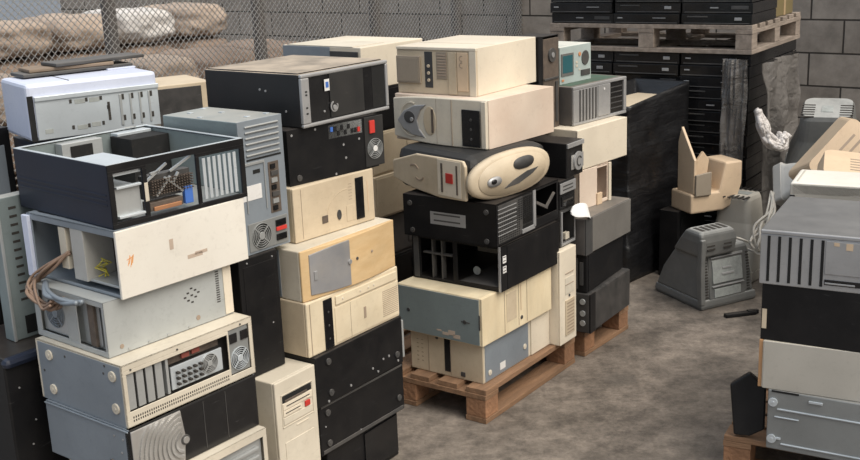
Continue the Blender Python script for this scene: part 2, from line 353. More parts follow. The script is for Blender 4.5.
    def bay(c, f, r, mt, slot=True, btn=True, name='drive_bay', d=.004, vert=False):
        o = c.slab(f, r, 0, d, mt, name, bevel=.0012)
        w, h = r[1]-r[0], r[3]-r[2]
        if slot:
            rr = (r[0]+w*.42, r[0]+w*.56, r[2]+h*.12, r[3]-h*.12) if vert else (r[0]+w*.1, r[1]-w*.1, r[2]+h*.45, r[2]+h*.6)
            c.slab(f, rr, d, d+.0008, M['vent'], 'tray_slot', parent=o, bevel=0)
        if btn:
            rr = (r[0]+w*.65, r[0]+w*.85, r[2]+h*.1, r[2]+h*.2) if vert else (r[1]-w*.2, r[1]-w*.1, r[2]+h*.15, r[2]+h*.3)
            c.slab(f, rr, d, d+.003, mt, 'eject_button', parent=o, bevel=.0005)
        return o
    def slots(c, f, r, n, mt, name='expansion_slot_cover', d=.001, vert=True, gap=.3, lift=.002):
        for k in range(n):
            if vert: q = (r[0]+(r[1]-r[0])*(k+gap/2)/n, r[0]+(r[1]-r[0])*(k+1-gap/2)/n, r[2], r[3])
            else: q = (r[0], r[1], r[2]+(r[3]-r[2])*(k+gap/2)/n, r[2]+(r[3]-r[2])*(k+1-gap/2)/n)
            c.slab(f, q, d-.001, d+lift, mt, name, bevel=.0006)
    def io(c, f, r, parent=None):
        o = c.slab(f, r, 0, .002, M['galv'], 'port_panel'); w, h = r[1]-r[0], r[3]-r[2]
        b, W, H = c.mb(f); rnd = random.Random(int(r[0]*1000)+int(r[2]*777))
        cols = []
        for k in range(9):
            s = r[0]+w*(.05+.1*k); t = r[2]+h*rnd.choice((.15, .5)); b.cur = rnd.choice((0, 0, 0, 1, 2))
            b.box(s*W, (s+w*.075)*W, t*H, (t+h*.33)*H, .002, .005)
        b.build('port', [M['gloss'], M['red'], M['blue']], o)
    def lab(c, f, r, mt=None, name='paper_label', lines=0):
        o = c.slab(f, r, 0, .0007, mt or M['label'], name, bevel=0)
        if lines:
            b, W, H = c.mb(f); w, h = r[1]-r[0], r[3]-r[2]
            for k in range(lines):
                t = r[2]+h*(k+.5)/lines; b.box((r[0]+w*.1)*W, (r[1]-w*.15)*W, t*H, (t+h*.25/lines)*H, .0007, .0011)
            b.build('label_print', M['charcoal'], o)
        return o
    def dents(c, f, rects, mt, name='pressed_rib', d=.002):
        return c.slabs(f, rects, 0, d, mt, name, bevel=.0009)

def C(key, label, over={}, **k):
    x, y, th, a, b, h, z = G[key]
    q = dict(x=x, y=y, th=th, a=a, b=b, h=h, z=z); q.update(over)
    return Case('computer_case', label, q['x'], q['y'], q['th'], q['a'], q['b'], q['h'], q['z'], **k)
M['sidegrey'] = mat('worn_grey_side', (.17, .16, .145), .5, dirt=.5, dcol=(.08, .075, .07), scale=5)
M['worn'] = mat('worn_dark_steel', (.035, .034, .033), .5, dirt=.6, dcol=(.09, .08, .075), scale=14)
M['doorgrey'] = mat('worn_grey_door', (.30, .30, .31), .35, metal=.2, dirt=.4, dcol=(.42, .38, .33), scale=14)
M['orangetan'] = mat('orange_tan_edge', (.55, .30, .14), .6, dirt=.3)
M['greycream'] = mat('grey_cream_steel', (.50, .47, .41), .45, dirt=.25, dcol=(.36, .32, .27), scale=6)
M['beige2'] = mat('warm_beige_plastic', (.72, .62, .45), .45, dirt=.3, dcol=(.45, .34, .2), scale=8, topdust=.2, dustcol=(.6, .52, .42))
M['blackdull'] = mat('dull_black_plastic', (.018, .018, .018), .5, dirt=.3, dcol=(.05, .045, .04), scale=9)
M['rustred'] = mat('faded_red', (.30, .08, .06), .6, dirt=.4)
M['stained'] = mat('yellow_stained_cream_plastic', (.76, .65, .45), .45, dirt=.3, dcol=(.55, .40, .22), scale=7, stretch=(3, 3, 1))
M['dullsteel'] = mat('dull_grey_steel', (.27, .28, .275), .42, metal=.3, dirt=.3, dcol=(.18, .18, .17), scale=7, topdust=.3)
G = {
 'A6': (-0.7975, 2.863, 0.9271, 0.4414, 0.4223, 0.19, 0.2629),
 'A5': (-0.8694, 2.838, 0.9067, 0.3983, 0.4866, 0.1731, 0.4529),
 'A4': (-0.8719, 2.849, 0.8969, 0.4178, 0.4896, 0.1891, 0.626),
 'A3': (-0.9205, 2.911, 0.8766, 0.3598, 0.4614, 0.1663, 0.8151),
 'A2': (-0.8725, 2.938, 0.886, 0.441, 0.4675, 0.1978, 0.9814),
 'A1': (-0.878, 2.953, 0.8364, 0.5068, 0.4757, 0.1831, 1.179),
 'B8': (-0.3938, 3.536, 0.9673, 0.4382, 0.4207, 0.1929, 0),
 'B7': (-0.4077, 3.492, 0.9341, 0.4409, 0.4781, 0.192, 0.1929),
 'B6': (-0.4046, 3.47, 0.9528, 0.4425, 0.4915, 0.1851, 0.3849),
 'B5': (-0.4313, 3.477, 0.9304, 0.4392, 0.4985, 0.1949, 0.57),
 'B4': (-0.4386, 3.487, 0.9118, 0.4448, 0.49, 0.1771, 0.7649),
 'B3': (-0.4611, 3.589, 0.8595, 0.4352, 0.395, 0.1911, 0.9421),
 'B2': (-0.4659, 3.619, 0.7913, 0.4405, 0.413, 0.1923, 1.133),
 'B1': (-0.4175, 3.648, 0.9135, 0.4569, 0.4536, 0.1807, 1.325),
 'pC': (0.1974, 4.112, 0.948, 0.418, 0.77, 0.1463, 0),
 'C7': (0.199, 4.187, 0.9302, 0.3691, 0.5183, 0.1749, 0.1463),
 'C6': (0.1879, 4.152, 0.9185, 0.4233, 0.5397, 0.2065, 0.3211),
 'C5': (0.2787, 4.217, 0.9324, 0.4442, 0.4697, 0.1913, 0.5276),
 'C4': (0.2643, 4.208, 0.9533, 0.4568, 0.5134, 0.1782, 0.7189),
 'C3': (0.168, 4.24, 0.7, 0.47, 0.45, 0.1857, 0.8971),
 'C2': (0.2533, 4.391, 0.8545, 0.506, 0.462, 0.2006, 1.083),
 'C1': (0.2217, 4.511, 0.9471, 0.4037, 0.4785, 0.2, 1.283),
 'pD': (0.4851, 4.478, 0.9, 1, 0.8, 0.1396, 0),
 'D7': (0.7097, 4.733, 0.979, 0.4417, 0.4519, 0.1888, 0.1396),
 'D6': (0.7034, 4.751, 1.012, 0.4373, 0.4213, 0.1826, 0.3285),
 'D5': (0.6925, 4.735, 0.946, 0.4466, 0.4647, 0.17, 0.5111),
 'D4': (0.6893, 4.903, 0.8149, 0.4159, 0.2545, 0.1859, 0.681),
 'D3': (0.6813, 4.9, 0.8562, 0.4437, 0.4303, 0.1885, 0.8671),
 'D2': (0.6726, 5.012, 0.8206, 0.4339, 0.4432, 0.1803, 1.056),
 'E4': (1.131, 3.543, -0.492, 0.4395, 0.4222, 0.1747, 0.3684),
 'E3': (1.127, 3.56, -0.5245, 0.442, 0.4192, 0.2028, 0.5431),
 'E2': (1.117, 3.563, -0.4996, 0.4975, 0.4213, 0.1911, 0.746),
 'pE': (1.033, 3.62, -0.7643, 1, 1.2, 0.1446, 0),
 'E5': (1.151, 3.527, -0.5328, 0.441, 0.4172, 0.2238, 0.1446),
 'G2': (-0.59, 3.393, 0.9076, 0.353, 0.195, 0.435, 0.961),
 'G1': (-0.612, 3.343, 0.9076, 0.4, 0.172, 0.408, 0.553),
 'A0': (-1.295, 3.575, 0.623, 0.285, 0.45, 0.19, 1.327),
 'H1': (-0.285, 5.08, 0.8996, 0.5, 0.46, 0.2, 1.248),
 'W': (-0.532, 3.312, 0.9536, 0.42, 0.2, 0.552, 0),
 'K5': (0.552, 4.575, 0.943, 0.42, 0.15, 0.4364, 0.1463),
 'pR': (1.619, 5.494, 0.9767, 1.137, 0.8612, 0.1451, 1.29),
 'A7': (-0.8, 2.87, 0.93, 0.42, 0.42, 0.118, 0.1446),
 'A8': (-0.81, 2.88, 0.93, 0.42, 0.42, 0.144, 0),
 'D1': (0.625, 5.09, 0.84, 0.36, 0.26, 0.175, 1.236),
 'K4': (0.568, 4.632, 0.943, 0.4, 0.14, 0.17, 0.5827),
 'K3': (0.568, 4.632, 0.943, 0.4, 0.14, 0.13, 0.7527),
 'K2': (0.606, 4.684, 0.943, 0.4, 0.15, 0.155, 0.8827),
 'K1': (0.512, 4.898, 0.943, 0.15, 0.18, 0.44, 1.038),
 'H2': (-0.28, 5.09, 0.9, 0.46, 0.45, 0.208, 1.04),
 'H3': (-0.268, 5.1, 0.9, 0.46, 0.45, 0.208, 0.832),
 'H4': (-0.256, 5.09, 0.9, 0.46, 0.45, 0.208, 0.624),
 'H5': (-0.28, 5.1, 0.9, 0.46, 0.45, 0.208, 0.416),
 'H6': (-0.268, 5.09, 0.9, 0.46, 0.45, 0.208, 0.208),
 'H7': (-0.256, 5.1, 0.9, 0.46, 0.45, 0.208, 0),
}
# ------------------------------------------------------------------ stack A: front left, nearest the camera
PR = math.pi
def pallet(name, label, key, mt, me, swap=False, cols=(0, .5, 1), group='wooden pallets'):
    """deck boards run along the row direction (u), or across it when swap"""
    x, y, th, a, b, h, z = G[key] if isinstance(key, str) else key
    c = Case(name, label, x, y, th, a, b, h, z, cat='pallet', group=group)
    A, B, H = (b, a, h) if swap else (a, b, h); k = H/.144
    f = (lambda s, t, d: (t-A/2, s-B/2, d)) if swap else (lambda s, t, d: (s-B/2, t-A/2, d))
    n = max(5, int(round(A/.145)))
    rc = random.Random(int(x*991))
    for i in range(n):
        t0 = i*(A-.098)/(n-1)
        m = MB(f); m.box(rc.uniform(0, .006), B-rc.uniform(0, .006), t0, t0+.098, H-.022*k, H-rc.uniform(0, .0015)); m.build('deck_board', mt, c.root, bevel=.002)
    for q in cols:
        s0 = q*(B-.1)
        m = MB(f); m.box(s0, s0+.1, 0, A, H-.044*k, H-.0225*k); m.build('cross_board', mt, c.root, bevel=.002)
    for i in range(3):
        t0 = i*(A-.1)/2
        m = MB(f); m.box(0, B, t0, t0+.1, 0, .022*k); m.build('bottom_board', mt, c.root, bevel=.002)
        for q in cols:
            s0 = q*(B-.1)
            m = MB(f); m.box(s0+.002, s0+.098, t0+.002, t0+.098, .0225*k, H-.0445*k); m.build('block', me, c.root, bevel=.003)
    if swap:
        for q in cols:
            m = MB(f); m.box(q*(B-.1), q*(B-.1)+.1, .101, (A-.1)/2-.001, 0, .022*k); m.build('bottom_board', mt, c.root, bevel=.002)
            m = MB(f); m.box(q*(B-.1), q*(B-.1)+.1, (A-.1)/2+.101, A-.101, 0, .022*k); m.build('bottom_board', mt, c.root, bevel=.002)
    return c
c = C('A8', 'dark grey case on the floor at the foot of the front left stack')
c.solid(M['darkgrey']); c.bay('R', (.55, .95, .5, .85), M['charcoal'])
c = C('A7', 'low black desktop case at the very bottom of the front left stack', group='scrapped computer cases')
c.solid(M['black']); c.bay('R', (.55, .95, .5, .85), M['charcoal'])

c = C('A6', 'white-rimmed case with ribbed silver rear, lowest visible in the front left stack')
c.shell(M['ivory'], {'R': [(.04, .96, .06, .86)]}); c.slab('R', (.04, .96, .06, .86), -.02, -.012, M['galv'], 'rear_panel')
for k in range(4): c.slab('R', (.45, .92, .2+.15*k, .27+.15*k), -.012, -.002, M['galv'], 'pressed_rib', bevel=.003)
c.slab('L', (.02, .98, .78, .99), 0, .01, M['ivory'], 'rim', bevel=.004)

c = C('A5', 'blue-grey case with silver rippled disc beside a glossy black front, lower left')
c.shell(M['bluegrey'], {'R': [(.03, .97, .05, .95)]})
c.slab('R', (.0, 1, 0, 1), -.02, .004, M['gloss'], 'front_bezel', bevel=.004)
b, W, H = c.mb('R')
b.cur = 0
poly = [(.002, .004), (.37*W, .004), (.39*W, H*.5), (.37*W, H-.004), (.002, H-.004)]
rp = c.poly('R', [(p[0]/W, p[1]/H) for p in poly], .004, .009, M['brushed'], 'rippled_panel')
b, W, H = c.mb('R')
cx, cy = .375*W, .40*H
for k in range(9):
    r = .030+.0160*k
    n = 48; pts = []
    for j in range(n+1):
        g = PI*.5+PI*1.0*j/n; X = cx+r*math.cos(g)*1.0; Y = cy+r*math.sin(g)
        if .004 < X < .365*W and .004 < Y < H-.006: pts.append((X, Y))
        elif len(pts) > 1: break
        else: pts = []
    if len(pts) > 2:
        for p, q in zip(pts, pts[1:]): b.bar(p, q, .009, .008, .0145)
b.build('ripple', M['brushed'], rp, bevel=.001)
c.disc('R', .385, .42, .016, .006, .012, M['charcoal'], 'power_button_ring'); c.disc('R', .385, .42, .011, .011, .015, M['brushed'], 'power_button')
c.slab('R', (.55, .555, .06, .94), .004, .0055, M['charcoal'], 'door_edge'); c.slab('R', (.73, .735, .06, .94), .004, .0055, M['charcoal'], 'door_edge')
c.lab('R', (.47, .50, .2, .36)); c.screws('R', [(.86, .6), (.88, .82), (.52, .75)], M['silver'], .005)
c.feet('L', [(.78, .3)], M['charcoal'], .012); c.slab('L', (0, 1, .955, .985), 0, .004, M['bluegrey'], 'seam'); c.screws('L', [(.83, .82), (.93, .8), (.9, .55)], M['silver'], .003)

c = C('A4', 'light grey case with beige rim, four pale feet, rear slots and fan')
c.shell(M['ivory'], {'R': [(.03, .79, .24, .84), (.80, .97, .12, .90)]}, t=.004)
c.slab('L', (.03, .985, .0, .975), 0, .0015, M['bluegrey'], 'side_panel')
c.feet('L', [(.17, .80), (.17, .22), (.90, .80), (.90, .28)], M['ivory'], .016, 'pale_foot')
c.screws('L', [(.36, .86), (.80, .80), (.82, .93), (.08, .5)], M['charcoal'], .004)
c.slab('R', (.02, .98, .1, .9), -.05, -.045, M['charcoal'], 'rear_panel')
c.slots('R', (.03, .30, .25, .84), 4, M['galv'], d=-.012, lift=.004, gap=.25)
c.slab('R', (.315, .335, .25, .84), -.04, -.006, M['galv'], 'divider'); 
p = c.slab('R', (.36, .76, .26, .64), -.02, -.014, M['lightsteel'], 'port_panel')
c.grid('R', (.38, .6, .3, .58), 5, 3, w=.4, hgt=.35, d=-.013)
c.fan('R', .655, .46, .030, M['galv'], d=-.013)
c.slab('R', (.36, .76, .66, .83), -.034, -.028, M['brownpart'], 'expansion_bracket')
c.slabs('R', [(.46, .52, .70, .78), (.54, .60, .71, .79)], -.028, -.02, M['rustred'], 'audio_port')
ps = c.slab('R', (.80, .965, .13, .89), -.01, -.004, M['dullsteel'], 'power_supply')
c.fan('R', .885, .36, .036, M['lightsteel'], d=-.004)
for s in (.84, .93): c.slab('R', (s-.03, s+.03, .66, .82), -.004, 0, M['gloss'], 'power_socket', parent=ps)
c.grid('R', (.04, .78, .06, .17), 46, 2, w=.45, hgt=.6)
c.screws('R', [(.4, .93), (.9, .94), (.06, .9)], M['charcoal'], .003)

c = C('A3', 'pale grey case with dotted vent pattern and tan cables spilling at its corner')
c.shell(M['palegrey'], {'L': [(.08, .46, .12, .90), (.62, .97, .1, .9)], 'T': []})
c.slab('L', (.05, .98, .05, .95), -.03, -.026, M['palegrey'], 'rear_panel')
c.slab('L', (.08, .46, .12, .90), -.02, -.01, M['galv'], 'power_supply'); c.fan('L', .26, .5, .045, M['bluegrey'], d=-.01)
c.slots('L', (.62, .96, .12, .88), 4, M['galv'], d=-.02)
c.slab('L', (.74, .82, .1, .9), -.02, -.008, M['brownpart'], 'mesh_strip')
c.slab('R', (.93, 1.0, .03, .98), 0, .003, M['cream'], 'bezel_edge')
c.grid('R', (.865, .90, .30, .93), 1, 14, w=.8, hgt=.5)
for dx, dy in ((0, 0), (.03, .08), (-.03, -.08), (.03, -.05), (-.03, .06), (.055, .02), (-.055, -.01), (0, .13), (0, -.13)):
    c.slabs('R', [(.665+dx-.01, .665+dx+.01, .62+dy-.015, .62+dy+.015)], 0, .0012, M['vent'], 'vent_holes')
c.screws('R', [(.3, .05), (.45, .05), (.15, .06), (.62, .05)], M['galv'], .004)
c.disc('R', .70, .16, .008, 0, .0015, M['shelldark'], 'stain_sticker')
c.disc('R', .10, .14, .007, 0, .0015, M['shelldark'], 'stain_sticker')

c = C('A2', 'open case with a big dirty white side panel marked with an orange scribble')
c.shell(M['bluegrey'], {'L': [(.06, .995, .05, .9)], 'R': [(.05, .95, .05, .95)], 'T': [(.05, .95, .05, .95)]}, t=.004)
c.slab('R', (-.01, 1.0, .0, 1.0), 0, .010, M['white'], 'side_panel', bevel=.002)
c.slab('L', (-.02, .05, 0, .97), 0, .012, M['bluewhite'], 'front_post')
b, W, H = c.mb('L')
c.slab('L', (.36, .44, .24, .88), -.06, -.002, M['ivory'], 'drive_cage')
c.slab('L', (.50, .64, .12, .93), -.10, -.001, M['crtlight'], 'power_supply')
c.slab('L', (.64, .93, .15, .93), -.30, -.10, M['brownpart'], 'motherboard_tray')
c.slab('L', (.64, .95, .12, .16), -.12, -.01, M['galv'], 'drive_rail')
c.slab('R', (.37, .40, .52, .68), .010, .0106, M['pencil'], 'faded_sticker', bevel=0)
b, W, H = c.mb('R')
for k in range(5): b.bar((.055*W+.004*k, .47*H+.006*math.sin(k*2.1)), (.075*W+.003*k, .60*H+.004*math.cos(k*1.7)), .0018, .010, .0106)
b.bar((.05*W, .56*H), (.10*W, .59*H), .0018, .010, .0106)
b.build('marker_scribble', M['scribble'], c.root)
c.slabs('R', [(.50, .62, .30, .36), (.56, .66, .33, .38)], .010, .0104, M['pencil'], 'rust_smudge', bevel=0)
b = MB(); B2 = c.mb('L')[0].map
for k in range(3):
    pts = [B2(.70*c.a+.02*math.sin(t*2+k), c.h*.2+.012*t, -.03-.01*k+.008*math.cos(t*3)) for t in range(5)]
    b.tube(pts, .0022)
b.build('yellow_cable', M['yellowcable'], c.root)

c = C('A1', 'open-topped navy black case chassis with bare drive cages, topmost at front left')
c.shell(M['navy'], {'T': 'open', 'R': [(.035, .23, .10, .86), (.26, .62, .07, .90), (.645, .965, .08, .84)], 'K': [(.30, .85, .35, .9)], 'L': []}, t=.004)
for k in range(3): c.slab('L', (.02, .97, .36+.075*k, .385+.075*k), 0, .002, M['navy'], 'pressed_rib')
rim = MB(c.m('T')[0]); W, H = c.b, c.a
rim.plate(W, H, [(.012, W-.012, .012, H-.012)], -.002, .0008); rim.build('rolled_rim', M['lightsteel'], c.root, bevel=.0005)
inn = M['greensteel']
c.slab('I', (.012, .988, .01, .99), .004, .008, inn, 'base_panel')
c.slab('K', (.01, .99, .05, .97), -.008, -.0045, inn, 'inner_wall'); c.slab('E', (.01, .99, .05, .97), -.008, -.0045, inn, 'inner_wall')
# drive cage inside front corner
c.slab('R', (.02, .25, .80, .985), -.20, -.006, M['lightsteel'], 'drive_cage'); c.slab('R', (.045, .22, .12, .60), -.18, -.010, M['galv'], 'drive_box')
c.slab('R', (.05, .22, .60, .64), -.012, .002, M['lightsteel'], 'drive_lip'); c.slab('R', (.05, .23, .14, .18), -.012, .003, M['lightsteel'], 'drive_lip')
c.slab('K', (.02, .32, .05, .92), -.14, -.02, M['void'], 'power_supply'); c.slab('K', (.42, .72, .4, .96), -.05, -.01, M['galv'], 'fan_bracket')
c.slab('K', (.5, .66, .45, .9), -.055, -.05, M['void'], 'fan_opening')
c.slab('R', (.27, .60, .30, .68), -.05, -.02, M['charcoal'], 'expansion_card')
c.slab('R', (.28, .52, .12, .26), -.05, -.01, M['brownpart'], 'circuit_card'); c.slab('R', (.30, .50, .12, .19), -.01, -.004, M['copper'], 'copper_strip')
c.slab('R', (.53, .59, .12, .40), -.02, -.005, M['blue'], 'blue_connector')
c.slab('R', (.235, .262, .32, .62), 0, .004, M['ivory'], 'white_clip')
b, W, H = c.mb('R')
for p, q in (((.27, .62), (.42, .84)), ((.44, .70), (.60, .88)), ((.30, .72), (.36, .74)), ((.45, .5), (.5, .66)), ((.33, .35), (.44, .62)), ((.40, .62), (.52, .34))): b.bar((p[0]*W, p[1]*H), (q[0]*W, q[1]*H), .006, -.014, -.006)
b.build('bare_bracket', M['galv'], c.root)
c.slots('R', (.665, .945, .12, .80), 7, M['lightsteel'], d=-.003, gap=.42)
fr = MB(c.m('R')[0]); fr.plate(c.b, c.h, [(.035*c.b, .23*c.b, .10*c.h, .86*c.h), (.26*c.b, .62*c.b, .07*c.h, .90*c.h), (.645*c.b, .965*c.b, .08*c.h, .84*c.h)], .0002, .003); fr.build('front_frame', M['black'], c.root, bevel=.001)
c.grid('R', (.29, .60, .36, .62), 16, 6, w=.4, hgt=.4, d=-.0195, mt=M['brownpart'])
c.screws('R', [(.03, .05), (.3, .04), (.64, .05), (.64, .93), (.95, .06)], M['galv'], .004)
c.slab('T', (.70, .97, .90, .985), -.03, -.006, M['lightsteel'], 'folded_flange')
b = MB(c.m('T')[0])
b.tube([b.map(.9*c.b, .93*c.a, .0)if 0 else (.72*c.b, .98*c.a, -.0), (.78*c.b, .93*c.a, .006), (.86*c.b, .95*c.a, .004), (.9*c.b, .98*c.a, 0)], .003); b.build('loop_handle', M['galv'], c.root)

# cable bundle at the corner of A3 / A2
def cables(label, pts, n, r, spread, mt, seed, cat='cables'):
    rnd = random.Random(seed); b = MB()
    for k in range(n):
        o = [Vector((rnd.uniform(-1, 1), rnd.uniform(-1, 1), rnd.uniform(-.7, .7)))*spread for _ in pts]
        ctrl = [Vector(p)+q*(0.3 if i == 0 else 1) for i, (p, q) in enumerate(zip(pts, o))]
        out = []
        for i in range(len(ctrl)-1):
            p0, p1, p2, p3 = ctrl[max(i-1, 0)], ctrl[i], ctrl[i+1], ctrl[min(i+2, len(ctrl)-1)]
            for j in range(6):
                t = j/6; out.append(.5*((2*p1)+(p2-p0)*t+(2*p0-5*p1+4*p2-p3)*t*t+(3*p1-p0-3*p2+p3)*t**3))
        out.append(ctrl[-1]); b.tube(out, r)
    o = b.build('cable_bundle', mt, smooth=True); return tag(o, label, cat)
def onface(key, f, s, t, d):
    x, y, th, a, b, h, z = G[key]; u = Vector((math.cos(th), math.sin(th), 0)); v = Vector((-u.y, u.x, 0)); F = Vector((x, y, z))
    if f == 'L': return F+v*(a*(1-s))-u*d+Vector((0, 0, h*t))
    if f == 'R': return F+u*(b*s)-v*d+Vector((0, 0, h*t))
    return F+u*(b*s)+v*(a*t)+Vector((0, 0, h+d))
cables('tangle of tan and brown cables hanging at the corner below the orange-scribbled panel',
       [onface('A2', 'L', .44, .5, -.01), onface('A2', 'L', .30, .25, .03), onface('A2', 'L', .14, .02, .035), onface('A3', 'L', .12, .90, .035), onface('A3', 'L', .32, .70, .03), onface('A3', 'L', .5, .85, .03)], 9, .0045, .018, M['cable'], 3)
cables('grey cables bunched over the rear of the pale grey dotted-vent case', [onface('A2', 'L', .25, .02, .03), onface('A3', 'L', .35, .97, .03), onface('A3', 'L', .6, .93, .03), onface('A3', 'L', .8, .97, .025)], 5, .007, .008, M['bluegrey'], 5)

# ------------------------------------------------------------------ things behind / left of stack A
c = C('A0', 'steel-backed case with blue-tinted white end and light steel tray, behind the navy chassis')
c.solid(M['bluewhite'], bevel=.012)
c.slab('R', (.0, .045, .0, .80), .0, .003, M['void'], 'dark_edge')
tr = c.slab('R', (.05, .995, .02, .78), 0, .006, M['lightsteel'], 'steel_tray')
c.slab('R', (.05, 1.0, .70, .78), .006, .011, M['lightsteel'], 'tray_lip', parent=tr)
SH = []
for k in range(4):
    for t in (.18, .56): SH.append((.70+.075*k, .72+.075*k, t, t+.1))
for s, t in ((.30, .14), (.42, .14), (.53, .15), (.30, .6), (.42, .6), (.53, .6), (.58, .42)): SH.append((s, s+.02, t, t+.07))
SH.append((.585, .605, .22, .55))
c.slabs('R', SH, .006, .0075, M['vent'], 'stamped_hole', parent=tr)
c.slabs('R', [(.68, .70, .1, .66), (.76, .775, .1, .66), (.835, .85, .1, .66), (.91, .925, .1, .66)], .006, .009, M['galv'], 'tray_ridge', parent=tr)
c.slabs('R', [(.34, .42, .58, .66), (.45, .53, .58, .66), (.10, .16, .12, .2), (.34, .42, .12, .2), (.45, .52, .14, .22)], .006, .0068, M['greylabel'], 'stamped_mark', parent=tr)
c.slab('T', (.32, .33, .02, .98), 0, .001, M['vent'], 'seam'); c.slab('T', (.76, .99, .60, .99), 0, .006, M['bluewhite'], 'raised_flap')
th = .623
def uv(x, y, th, s, t): return (x+s*math.cos(th)-t*math.sin(th), y+s*math.sin(th)+t*math.cos(th))
def case_at(label, x, y, th, a, b, h, z, **k): return Case(k.pop('name', 'computer_case'), label, x, y, th, a, b, h, z, **k)
# column supporting it
x0, y0 = -1.262, 3.585
for i, (hh, mt, lb) in enumerate(((.30, 'black', 'lowest black case in the hidden column behind the front left stack'), (.30, 'darkgrey', 'dark grey case second from the floor in the column behind the front left stack'), (.30, 'black', 'black case in the middle of the column behind the front left stack'), (.41, 'navy', 'dark blue black case directly beneath the case with the light steel tray'))):
    zz = [0, .30, .60, .90][i]; c = case_at(lb, x0-.01*(i % 2), y0, .64, .30, .44, hh, zz); c.solid(M[mt]); c.slab('L', (.1, .9, .2, .8), 0, .004, M[mt], 'side_panel')
c = case_at('black case with small silver bolts at far left edge, left of the navy chassis', -1.62, 3.60, .86, .30, .26, .30, 1.05)
c.solid(M['black']); c.dents('R', [(.55, .9, .15, .8)], M['bluegrey'], 'side_rail'); c.screws('R', [(.45, .2), (.5, .62), (.52, .9)], M['silver'], .007)
c = case_at('black case at far left edge under the bolted black case', -1.66, 3.58, .86, .34, .30, .40, .65); c.solid(M['black'])
c.slab('R', (.70, .95, .55, .62), 0, .01, M['red'], 'red_connector')
c = case_at('black case lowest at the far left edge, standing on the floor', -1.69, 3.56, .86, .36, .34, .649, .0); c.solid(M['black'])
# grey perforated strip (standing chassis) and the blue leaning panel
c = case_at('tall grey perforated steel chassis standing left of the cable tangle', -1.315, 3.245, .86, .05, .155, .46, .755)
c.solid(M['greensteel'], bevel=.003)
c.grid('R', (.25, .45, .25, .95), 1, 12, w=.8, hgt=.3); c.screws('R', [(.75, .62), (.7, .30)], M['charcoal'], .006); c.slab('R', (.30, .8, .03, .16), 0, .001, M['void'], 'opening')
c.slab('R', (0, .06, 0, 1), 0, .006, M['galv'], 'folded_edge'); c.slab('R', (.94, 1, 0, 1), 0, .006, M['bluegrey'], 'folded_edge')
c = case_at('black tower with rounded dark blue top at lower left, beside the blue-grey cases', -1.30, 3.10, .90, .30, .20, .755, 0.0)
c.solid(M['black'], bevel=.006); c.slab('R', (-.02, 1.02, .955, 1.0), -.02, .02, M['navy'], 'rounded_top', bevel=.016)
c.screws('R', [(.2, .86), (.75, .9), (.68, .84), (.8, .87), (.3, .60), (.4, .7)], M['silver'], .003)
c = case_at('pale blue tilted panel case at the left edge of the picture', -1.74, 3.20, .62, .22, .22, .80, 0.0)
c.solid(M['bluegrey']); c.slab('R', (.0, 1, .97, 1.0), 0, .012, M['lightsteel'], 'light_rim')
c.slab('R', (0, .7, .80, .93), 0, .02, M['bluewhite'], 'white_corner', bevel=.012)
# ------------------------------------------------------------------ tower W and column G between stacks A and B
c = C('W', 'ivory tower standing upright with empty top drive bay and a red badge')
c.solid(M['ivory'], bevel=.004)
c.slab('R', (.0, 1, 0, 1), 0, .010, M['ivory'], 'front_bezel', bevel=.004)
fr = c.slabs('R', [(.12, .9, .70, .705), (.12, .9, .905, .91), (.12, .135, .70, .91), (.885, .9, .70, .91)], .010, .0125, M['ivory'], 'bay_frame')
o = c.slab('R', (.15, .87, .855, .90), .010, .0112, M['void'], 'empty_bay'); c.slab('R', (.2, .75, .858, .872), .0112, .014, M['brownpart'], 'bay_floor', parent=o)
c.bay('R', (.15, .87, .81, .852), M['cream'], d=.014); c.bay('R', (.15, .60, .77, .805), M['cream'], d=.014)
c.slab('R', (.68, .80, .765, .800), .010, .016, M['red'], 'red_badge'); c.slab('R', (.15, .87, .715, .76), .010, .013, M['ivory'], 'bay_cover')
c.slab('R', (.45, .75, .672, .682), .010, .012, M['cream'], 'reset_strip')
c.slab('R', (.15, .87, .20, .6), .010, .012, M['ivory'], 'lower_panel')
c = C('G1', 'plain black tower standing on the ivory tower, under the grey tall chassis')
c.solid(M['black']); c.dents('R', [(.1, .9, .05, .93)], M['black'], 'side_panel', .0015); c.screws('R', [(.12, .1), (.2, .96), (.85, .95), (.75, .4)], M['silver'], .003)
c = C('G2', 'tall grey case standing upright with ribbed rear, white sticker and a round fan')
c.solid(M['greensteel'], bevel=.003)
c.slab('R', (0, 1, 0, 1), 0, .003, M['bluegrey'], 'rear_panel')
for k in range(6): c.slab('R', (.14, .9, .735+.042*k, .750+.042*k), .003, .009, M['galv'], 'pressed_rib', bevel=.003)
c.slab('R', (.14, .92, .70, .715), .003, .0045, M['void'], 'slot_opening')
c.slabs('R', [(.5, .52, .32, .69), (.07, .5, .67, .69), (.07, .09, .32, .69)], .003, .007, M['galv'], 'bracket_frame')
c.slab('R', (.26, .42, .60, .63), .003, .004, M['void'], 'keyhole')
c.lab('R', (.0, .42, .41, .52))
b, W, H = c.mb('R'); b.box(.0, .42*W, .41*H, .52*H, .003, .0045); b.build('white_sticker', M['label'], c.root)
io = c.slab('R', (.60, .84, .27, .66), .003, .005, M['brownpart'], 'port_panel')
b, W, H = c.mb('R')
for k in range(7): b.cur = k % 3; b.box(.64*W, (.74+.03*(k % 3))*W, (.29+.053*k)*H, (.325+.053*k)*H, .005, .010)
b.build('port', [M['gloss'], M['galv'], M['charcoal']], io)
ps = c.slab('R', (.05, .95, .02, .235), .003, .006, M['dullsteel'], 'power_supply')
c.fan('R', .33, .125, .042, M['galv'], d=.006)
c.slab('R', (.66, .9, .125, .155), .006, .012, M['red'], 'red_switch', parent=ps)
